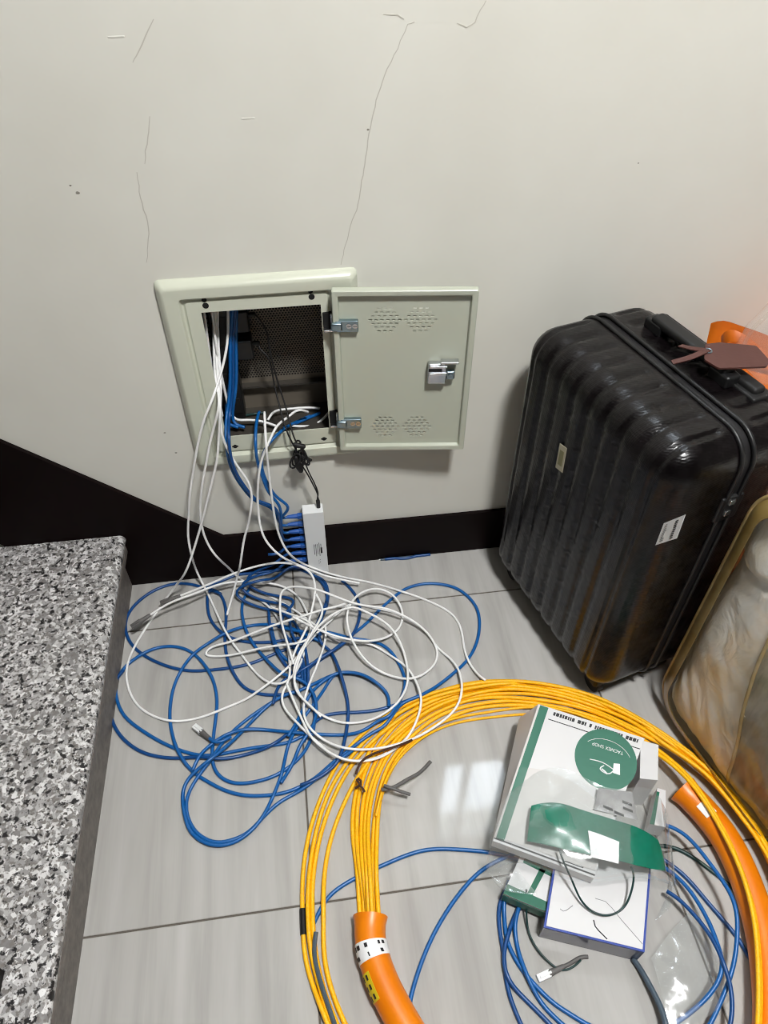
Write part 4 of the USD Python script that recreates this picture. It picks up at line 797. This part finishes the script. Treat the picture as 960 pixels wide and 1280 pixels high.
nb = qv[near & (qv[:, 0] < .08)]; zz = np.linspace(.03, BH - .06, 60); seam = np.array([[np.interp(z_, np.sort(nb[:, 2]), nb[np.argsort(nb[:, 2]), 0]) - .001, -edge_w(z_), z_] for z_ in zz]); seam[1:-1, 0] = (seam[:-2, 0] + seam[1:-1, 0] + seam[2:, 0]) / 3
obj('seam', bl(tube(seam, .0032)), MAT['tan_vinyl'], bed, smooth=True)
qt = trimesh.Trimesh(qv, qm.faces, process=False); qt.vertex_normals
obj('quilt', bl(qt.submesh([np.where(~kh)[0]], append=True)), MAT['duvet_cloth'], bed, smooth=True)
obj('fabric_panel', bl(qt.submesh([np.where(kh)[0]], append=True)), MAT['khaki_cloth'], bed, 'khaki fabric panel at the near end of the bag', smooth=True)
obj('vinyl_cover', bl(soft_box(.004, BTH + .01, -BL - .01, -.002, .004, BH, .045, .006, 15, 8.4, .012, .022)), MAT['clear_vinyl'], bed, smooth=True)
def edge_loop(i):
    pr = rrect(.014 + i, BH - .008 - i, -BL, -.003 - i, .075 - i * .8, 10)[:20]
    pr = np.vstack([[BH - .008 - i, -BL + .02], pr, [.014 + i, -BL + .02]]); return pr
e0, e1 = edge_loop(0), edge_loop(.026); dens = lambda q: np.stack([np.interp(np.linspace(0, len(q) - 1, 90), np.arange(len(q)), q[:, k]) for k in (0, 1)], 1)
e0, e1 = dens(e0), dens(e1); E0 = np.stack([np.full(90, .004), e0[:, 1], e0[:, 0]], 1); E1 = np.stack([np.full(90, -.010), e1[:, 1], e1[:, 0]], 1)
obj('piping', bl(tube(E0, .0038)), MAT['tan_piping'], bed, smooth=True)
obj('tan_band', bl(sheet(np.stack([E0, (E0 + E1) / 2 + [-.004, 0, 0], E1], 1), .0012)), MAT['tan_vinyl'], bed, 'mustard vinyl band inside the piping', smooth=True)
# sticker with print on the suitcase side that faces the viewer
q = [on_side(*p) for p in ((830, 655), (857, 643), (846, 673), (819.5, 682))]
if q[0][0] < .01: q = BIG
st = obj('sticker', cl(sheet(bilinear(q[0], q[1], q[2], q[3], 2, 2), .0008)), MAT['paper_white'], case, 'white printed sticker low on the suitcase', smooth=False)
ms = []; r_ = random.Random(4)
for a in np.linspace(.12, .85, 9):
    b0 = .62 + .02 * r_.random(); b1 = b0 + .13
    for (u0, v0, u1, v1) in ((b0, a, b1, a + .05), (.14, a, .22 + .1 * r_.random(), a + .025)):
        pt = lambda u, v: (1 - u) * (1 - v) * np.array(q[0]) + u * (1 - v) * np.array(q[1]) + u * v * np.array(q[2]) + (1 - u) * v * np.array(q[3])
        g = bilinear(pt(u0, v0), pt(u1, v0), pt(u1, v1), pt(u0, v1), 2, 2); off = np.array([-.0007, 0, 0]) if q is BIG else np.array([0, -.0007, 0]); ms.append(sheet(g + off, .0004))
obj('print', cl(cat_(ms)), MAT['black_print'], st, smooth=False)

# ------------------------------------------------------------------ the pile of small boxes
def quad_print(corners, u0, v0, u1, v1, lift=.0006, th=.0004):
    c = [np.array(k, float) for k in corners]; pt = lambda u, v: (1 - u) * (1 - v) * c[0] + u * (1 - v) * c[1] + u * v * c[2] + (1 - u) * v * c[3]
    n = np.cross(c[1] - c[0], c[3] - c[0]); n /= np.linalg.norm(n); n = n if n[2] > 0 else -n
    return sheet(bilinear(pt(u0, v0), pt(u1, v0), pt(u1, v1), pt(u0, v1), 3, 3) + n * lift, th), n

# blue and white box in front
bb = thing('small_box', 'white-topped box with blue edges, lowest and nearest of the boxes', 'box')
zt = .048; fl_, fr_ = P(679, 1160, zt), P(805, 1191, zt); rd = P(813, 1085, zt) - fr_; rl_ = fl_ + rd * 1.02; rr_ = fr_ + rd
obj('carton', prism([fl_, fr_, rr_, rl_], .001, r=.002), MAT['box_navy'], bb)
top = [p + np.array([0, 0, .0]) for p in (fl_, fr_, rr_, rl_)]; cc = np.mean(top, 0)
obj('lid', prism([p + np.array([0, 0, .0035]) for p in top], bottom=[p - np.array([0, 0, .009]) for p in top], r=.001), MAT['box_blue'], bb)
tw = [cc + (p - cc) * np.array([.955, .955, 1]) + np.array([0, 0, .0042]) for p in top]
lid = obj('white_top', prism(tw, bottom=[p - np.array([0, 0, .002]) for p in tw], r=.0005), MAT['card_white'], bb, 'plain white top with scuffs')
for ctrl in ([(742, 1150), (744, 1158), (748, 1163), (753, 1168), (759, 1174)], [(700, 1136), (704, 1139), (708, 1138), (716, 1132)], [(744, 1123), (757, 1127), (765, 1135), (776, 1149), (790, 1165), (803, 1180)]):
    obj('scuff', tube(np.array([P(x, y, zt + .0044) for x, y in ctrl]), .0006 if len(ctrl) != 5 else .0011), MAT['black_print' if len(ctrl) == 5 else 'grey_print'], lid)
# green and white box at the left underneath
gb = thing('small_box', 'green and white box under the large printed carton, at its left', 'box')
zt = .040; q = [P(629, 1117, zt), P(683, 1140, zt), P(712, 1090, zt), P(655, 1060, zt)]
obj('carton', prism(q, .0105, r=.0015), MAT['card_white'], gb)
for u0, v0, u1, v1 in ((0, 0, 1, .20), (.46, .2, .58, .8), (.1, .72, 1, 1)):
    obj('green_stripe', quad_print(q, u0, v0, u1, v1)[0], MAT['card_green'], gb, smooth=False)
obj('green_front', sheet(bilinear(q[0] + [0, 0, -.002], q[1] + [0, 0, -.002], [q[1][0], q[1][1], .014], [q[0][0], q[0][1], .014], 2, 2) + np.array([-.0006, -.0012, 0]), .0006), MAT['card_green'], gb, smooth=False)
# white box at the right
wb = thing('small_box', 'narrow white box standing right of the large printed carton', 'box')
zt = .105; q = [P(801, 925, zt), P(823, 931, zt), P(822, 975, zt), P(800, 973, zt)]
qb = [P(800, 975, zt), P(822, 975, zt), P(826, 1030, .02), P(806, 1026, .02)]
obj('carton', prism(q, .001, r=.002), MAT['card_white'], wb)
wb2 = thing('small_box', 'small white box with a green stripe at the right end of the boxes', 'box')
zt = .05; q = [P(822, 985, zt), P(832, 988, zt), P(832, 1034, zt), P(812, 1030, zt)]
obj('carton', prism(q, .0105, r=.0015), MAT['card_white'], wb2)
obj('green_stripe', quad_print(q, 0, .1, .3, 1)[0], MAT['card_green'], wb2, smooth=False)

# large printed carton lying tilted on top
ca = thing('printed_carton', 'large white carton with a round green logo, on top of the boxes', 'carton')
zr, zf = .125, .078
TL, TR, BL_ = P(673, 880, zr), P(806, 923, zr), P(616, 1051, zf)
n0 = np.cross(TR - TL, BL_ - TL); r0 = ray(742, 1098); BR = CP + r0 * (((TL - CP) @ n0) / (r0 @ n0))
Q = [TL, TR, BR, BL_]
obj('carton', prism([p - np.array([0, 0, .0]) for p in Q], bottom=[TL - [0, 0, .07] - (TR - TL) * .14, TR - [0, 0, .07], BR - [0, 0, .022], BL_ - [0, 0, .022]], r=.0018), MAT['card_white'], ca)
pt = lambda u, v: (1 - u) * (1 - v) * TL + u * (1 - v) * TR + u * v * BR + (1 - u) * v * BL_
nA = np.cross(TR - TL, BL_ - TL); nA /= np.linalg.norm(nA); nA = nA if nA[2] > 0 else -nA
for i in range(11): pass
obj('green_stripe', quad_print(Q, .02, .005, .10, .98)[0], MAT['print_green'], ca, 'green printed stripe along the left edge', smooth=False)
obj('grey_margin', quad_print(Q, 0, .01, .02, .98)[0], MAT['card_grey'], ca, smooth=False)
ms = []; r_ = random.Random(11); u = .16
while u < .95:
    wdt = r_.uniform(.012, .03); ms.append(quad_print(Q, u, .022, u + wdt, .048, .0006)[0]); u += wdt + (.006 if r_.random() > .2 else .03)
obj('print', cat_(ms), MAT['black_print'], ca, 'row of small black print along the far edge', smooth=False)
ms = [quad_print(Q, .13, .083, .60, .089)[0], quad_print(Q, .66, .083, .99, .089)[0]]
for a in range(4):
    c_ = pt(.635, .086); d_ = (TR - TL) / np.linalg.norm(TR - TL); e_ = np.cross(nA, d_); v_ = math.cos(a * math.pi / 4) * d_ + math.sin(a * math.pi / 4) * e_; w_2 = np.cross(nA, v_)
    ms.append(sheet(bilinear(c_ - v_ * .006 - w_2 * .0007, c_ + v_ * .006 - w_2 * .0007, c_ + v_ * .006 + w_2 * .0007, c_ - v_ * .006 + w_2 * .0007, 2, 2) + nA * .0006, .0004))
obj('print', cat_(ms), MAT['black_print'], ca, 'thin rule with a small snowflake mark', smooth=False)
# round logo
d_ = (TR - TL) / np.linalg.norm(TR - TL); e_ = np.cross(nA, d_)       # e_ points to the far side
def plane_pt(px, py, lift=.0006):
    r0 = ray(px, py); t0 = ((TL - CP) @ nA + lift) / (r0 @ nA); return CP + r0 * t0
cen = plane_pt(757, 949); ax = np.linalg.norm(plane_pt(716, 945) - plane_pt(798, 955)) / 2
rb_ = ax * .95
a = np.linspace(0, 2 * np.pi, 49)[:-1]
disc_m = loft([np.array([cen + nA * h + rb_ * s_ * (math.cos(t_) * d_ + math.sin(t_) * e_) for t_ in a]) for s_, h in ((1, -.0004), (1, .0004))], cap_last=True)
lg = obj('logo_disc', disc_m, MAT['print_green'], ca, 'round green logo with white lettering', smooth=30)
def flat_text(s_, hgt, org, X, Y, lift=.0006):
    m = meshkit.text_mesh(s_, hgt, .0003); w = m.extents[0]; m.apply_translation([-w / 2, 0, 0]); m.apply_transform(frame(org + nA * lift, X, Y)); return m
obj('lettering', cat_([flat_text('TACMIX SHOP', .0055, cen + e_ * (rb_ * .42), -d_, -e_)]), MAT['paper_white'], lg, smooth=False)
obj('lettering', tube(np.array([cen + nA * .0008 + rb_ * .83 * (math.cos(t_) * d_ * 1.0 + (math.sin(t_) * .78) * e_) for t_ in np.linspace(.5, 2.5, 20)]), .0004), MAT['paper_white'], lg)
def pstroke(ctrl, r): return tube(spline([plane_pt(x, y, .0012) for x, y in ctrl], .003), r)
obj('lettering', cat_([pstroke([(737, 949), (750, 952), (760, 957), (768, 963)], .0009), pstroke([(768, 962), (762, 967), (756, 966), (750, 961), (755, 957)], .0010), pstroke([(752, 961), (757, 965), (759, 968)], .0012)]), MAT['paper_white'], lg)
obj('lettering', sheet(bilinear(plane_pt(767, 954, .001), plane_pt(775, 955, .001), plane_pt(775, 969, .001), plane_pt(766, 966, .001), 2, 2), .0004), MAT['paper_white'], lg, smooth=False)
# box print at the near edge
obj('print', cat_([quad_print(Q, *k_)[0] for k_ in ((.70, .90, .88, .905), (.70, .90, .71, .965), (.87, .90, .88, .965), (.70, .96, .88, .965), (.75, .92, .765, .945), (.80, .925, .84, .945))]), MAT['black_print'], ca, smooth=False)
obj('dark_edge', quad_print(Q, .0, .975, 1, .985)[0], MAT['black_print'], ca, smooth=False)
# folded grey paper flap over the near half
def flap_fn(u, v): return nA * (.010 * (1 - v) ** 1.5 + .002 + .002 * math.sin(u * 5 + 1) * (1 - v)) + e_ * (.018 * math.sin(math.pi * min(1, u * 1.1)) * (1 - v))
obj('paper_flap', sheet(bilinear(pt(0, .50), pt(.97, .57), pt(.99, .955), pt(0, .97), 16, 14, flap_fn), .0009), MAT['card_grey'], ca, 'plain grey-white paper folded over the near half', smooth=True)
fl0 = lambda u, v, lift: (1 - u) * (1 - v) * pt(0, .50) + u * (1 - v) * pt(.97, .57) + u * v * pt(.99, .955) + (1 - u) * v * pt(0, .97) + flap_fn(u, v) + nA * lift
obj('green_stripe', sheet(np.array([[fl0(.02 + .085 * a_ / 3, v_, .0011) for v_ in np.linspace(.0, 1, 24)] for a_ in range(4)]), .0004), MAT['print_green'], ca, 'green printed stripe along the left edge', smooth=True)
def flap_at(px, py, lift=.010): return plane_pt(px, py, lift)
obj('silver_label', sheet(bilinear(flap_at(748, 985, .0125), flap_at(790, 990, .0125), flap_at(797, 1025, .0135), flap_at(742, 1012, .0135), 8, 6, lambda u, v: nA * .001 * math.sin(9 * u)), .0008), MAT['silver_label'], ca, smooth=True)
obj('print', cat_([sheet(bilinear(flap_at(x, y, .0155), flap_at(x + 12, y + 5, .0155), flap_at(x + 12, y + 8, .0155), flap_at(x, y + 3, .0155), 2, 2), .0004) for x, y in ((778, 1000), (779, 1008), (754, 1006), (768, 1013))]), MAT['black_print'], ca, smooth=False)

# clear carrier bag round the boxes with its green printed band
pb = thing('carrier_bag', 'clear plastic carrier bag with a broad green band, wrapped round the carton', 'plastic bag')
def wav(am, fu, fv): return lambda u, v: np.array([0, 0, am * (math.sin(fu * u + 2 * v) + .6 * math.sin(fv * v + 3 * u + 1))])
def rows(rows_, n=24, am=.0015, seed=1):
    """sheet through rows of (px,py,z) points"""
    g = []
    for rw in rows_: g.append(spline([P(*k_) for k_ in rw], .002)[np.linspace(0, len(spline([P(*k_) for k_ in rw], .002)) - 1, n).astype(int)])
    g = np.array(g); m_ = 14; gg = np.stack([PchipInterpolator(np.linspace(0, 1, len(g)), g[:, j])(np.linspace(0, 1, m_)) for j in range(n)], 1)
    gg[:, :, 2] += am * np.asarray(noise3(gg.reshape(-1, 3) + seed, 45)).reshape(m_, n); return gg
zb = .112
gband = rows([[(664, 1008, zb), (690, 1004, zb + .005), (730, 1014, zb + .006), (770, 1026, zb + .004), (798, 1036, zb), (822, 1050, zb - .02)],
              [(661, 1030, zb - .004), (690, 1029, zb + .002), (730, 1036, zb + .004), (775, 1048, zb), (805, 1060, zb - .006), (828, 1070, zb - .03)],
              [(659, 1052, zb - .010), (690, 1058, zb - .004), (732, 1068, zb - .002), (775, 1077, zb - .006), (808, 1085, zb - .014), (831, 1089, zb - .04)]], 40, .0042, 1)
bandp = obj('green_band', sheet(gband, .0009), MAT['band_green'], pb, 'broad green printed band of the carrier bag', smooth=True)
gl = gband[4:12, 9:15].copy()
wq = [P(735, 1038, zb + .0085), P(774, 1052, zb + .007), P(773, 1080, zb + .003), P(739, 1071, zb + .004)]
obj('paper_label', sheet(bilinear(*wq, 6, 6, lambda u, v: np.array([0, 0, .0012 * math.sin(4 * u + 5 * v)])), .0008), MAT['paper_white'], bandp, 'crumpled white paper label on the green band', smooth=True)
g1 = rows([[(640, 985, .10), (700, 960, .125), (760, 985, .13), (805, 985, .12), (826, 1000, .09)],
           [(622, 1020, .095), (680, 1000, .117), (740, 1012, .122), (790, 1030, .115), (828, 1046, .08)],
           [(612, 1060, .085), (660, 1056, .105), (730, 1072, .113), (790, 1084, .103), (833, 1092, .06)],
           [(610, 1092, .03), (655, 1080, .082), (720, 1102, .086), (790, 1098, .085), (842, 1108, .03)]], 28, .004, 3)
obj('film', sheet(g1, .0004), MAT['clear_film'], pb, smooth=True)
g2 = rows([[(826, 1000, .09), (833, 1060, .06), (836, 1100, .05)], [(834, 1020, .04), (842, 1080, .03), (846, 1120, .02)], [(833, 1030, .006), (838, 1100, .006), (818, 1152, .006)]], 16, .003, 5)
obj('film', sheet(g2, .0004), MAT['clear_film'], pb, smooth=True)
g3 = rows([[(612, 1062, .08), (608, 1085, .05), (622, 1108, .055)], [(622, 1075, .06), (626, 1095, .05), (640, 1116, .052)], [(645, 1080, .06), (655, 1098, .056), (672, 1118, .054)]], 14, .004, 7)
obj('film', sheet(g3, .0004), MAT['clear_film'], pb, smooth=True)
for ctrl, rr0 in (([(699, 1062, .105), (705, 1078, .10), (716, 1103, .082), (727, 1126, .066), (742, 1140, .060), (760, 1144, .060), (778, 1136, .064), (788, 1118, .075), (792, 1094, .09), (789, 1084, .10)], .0016), ([(658, 1112, .045), (658, 1138, .02), (662, 1168, .006), (676, 1192, .006), (688, 1204, .006), (700, 1212, .004), (714, 1210, .004), (726, 1200, .004)], .0016)):
    obj('draw_cord', tube(lay(ctrl, rr0, False), rr0), MAT['green_jacket'], pb, 'thin dark green draw cord', smooth=True)
# loose clear film on the floor, right of the boxes
pf = thing('plastic_film', 'crumpled clear plastic film lying on the tiles right of the blue and white box', 'plastic film')
g4 = rows([[(812, 1200, .012), (842, 1160, .016), (868, 1135, .012)], [(826, 1250, .018), (860, 1210, .024), (895, 1185, .014)], [(838, 1310, .012), (872, 1280, .020), (915, 1250, .010)]], 22, .006, 9)
g4[:, :, 2] = np.maximum(g4[:, :, 2] + .008, .012)
obj('film', sheet(g4, .0004), MAT['clear_film'], pf, smooth=True)
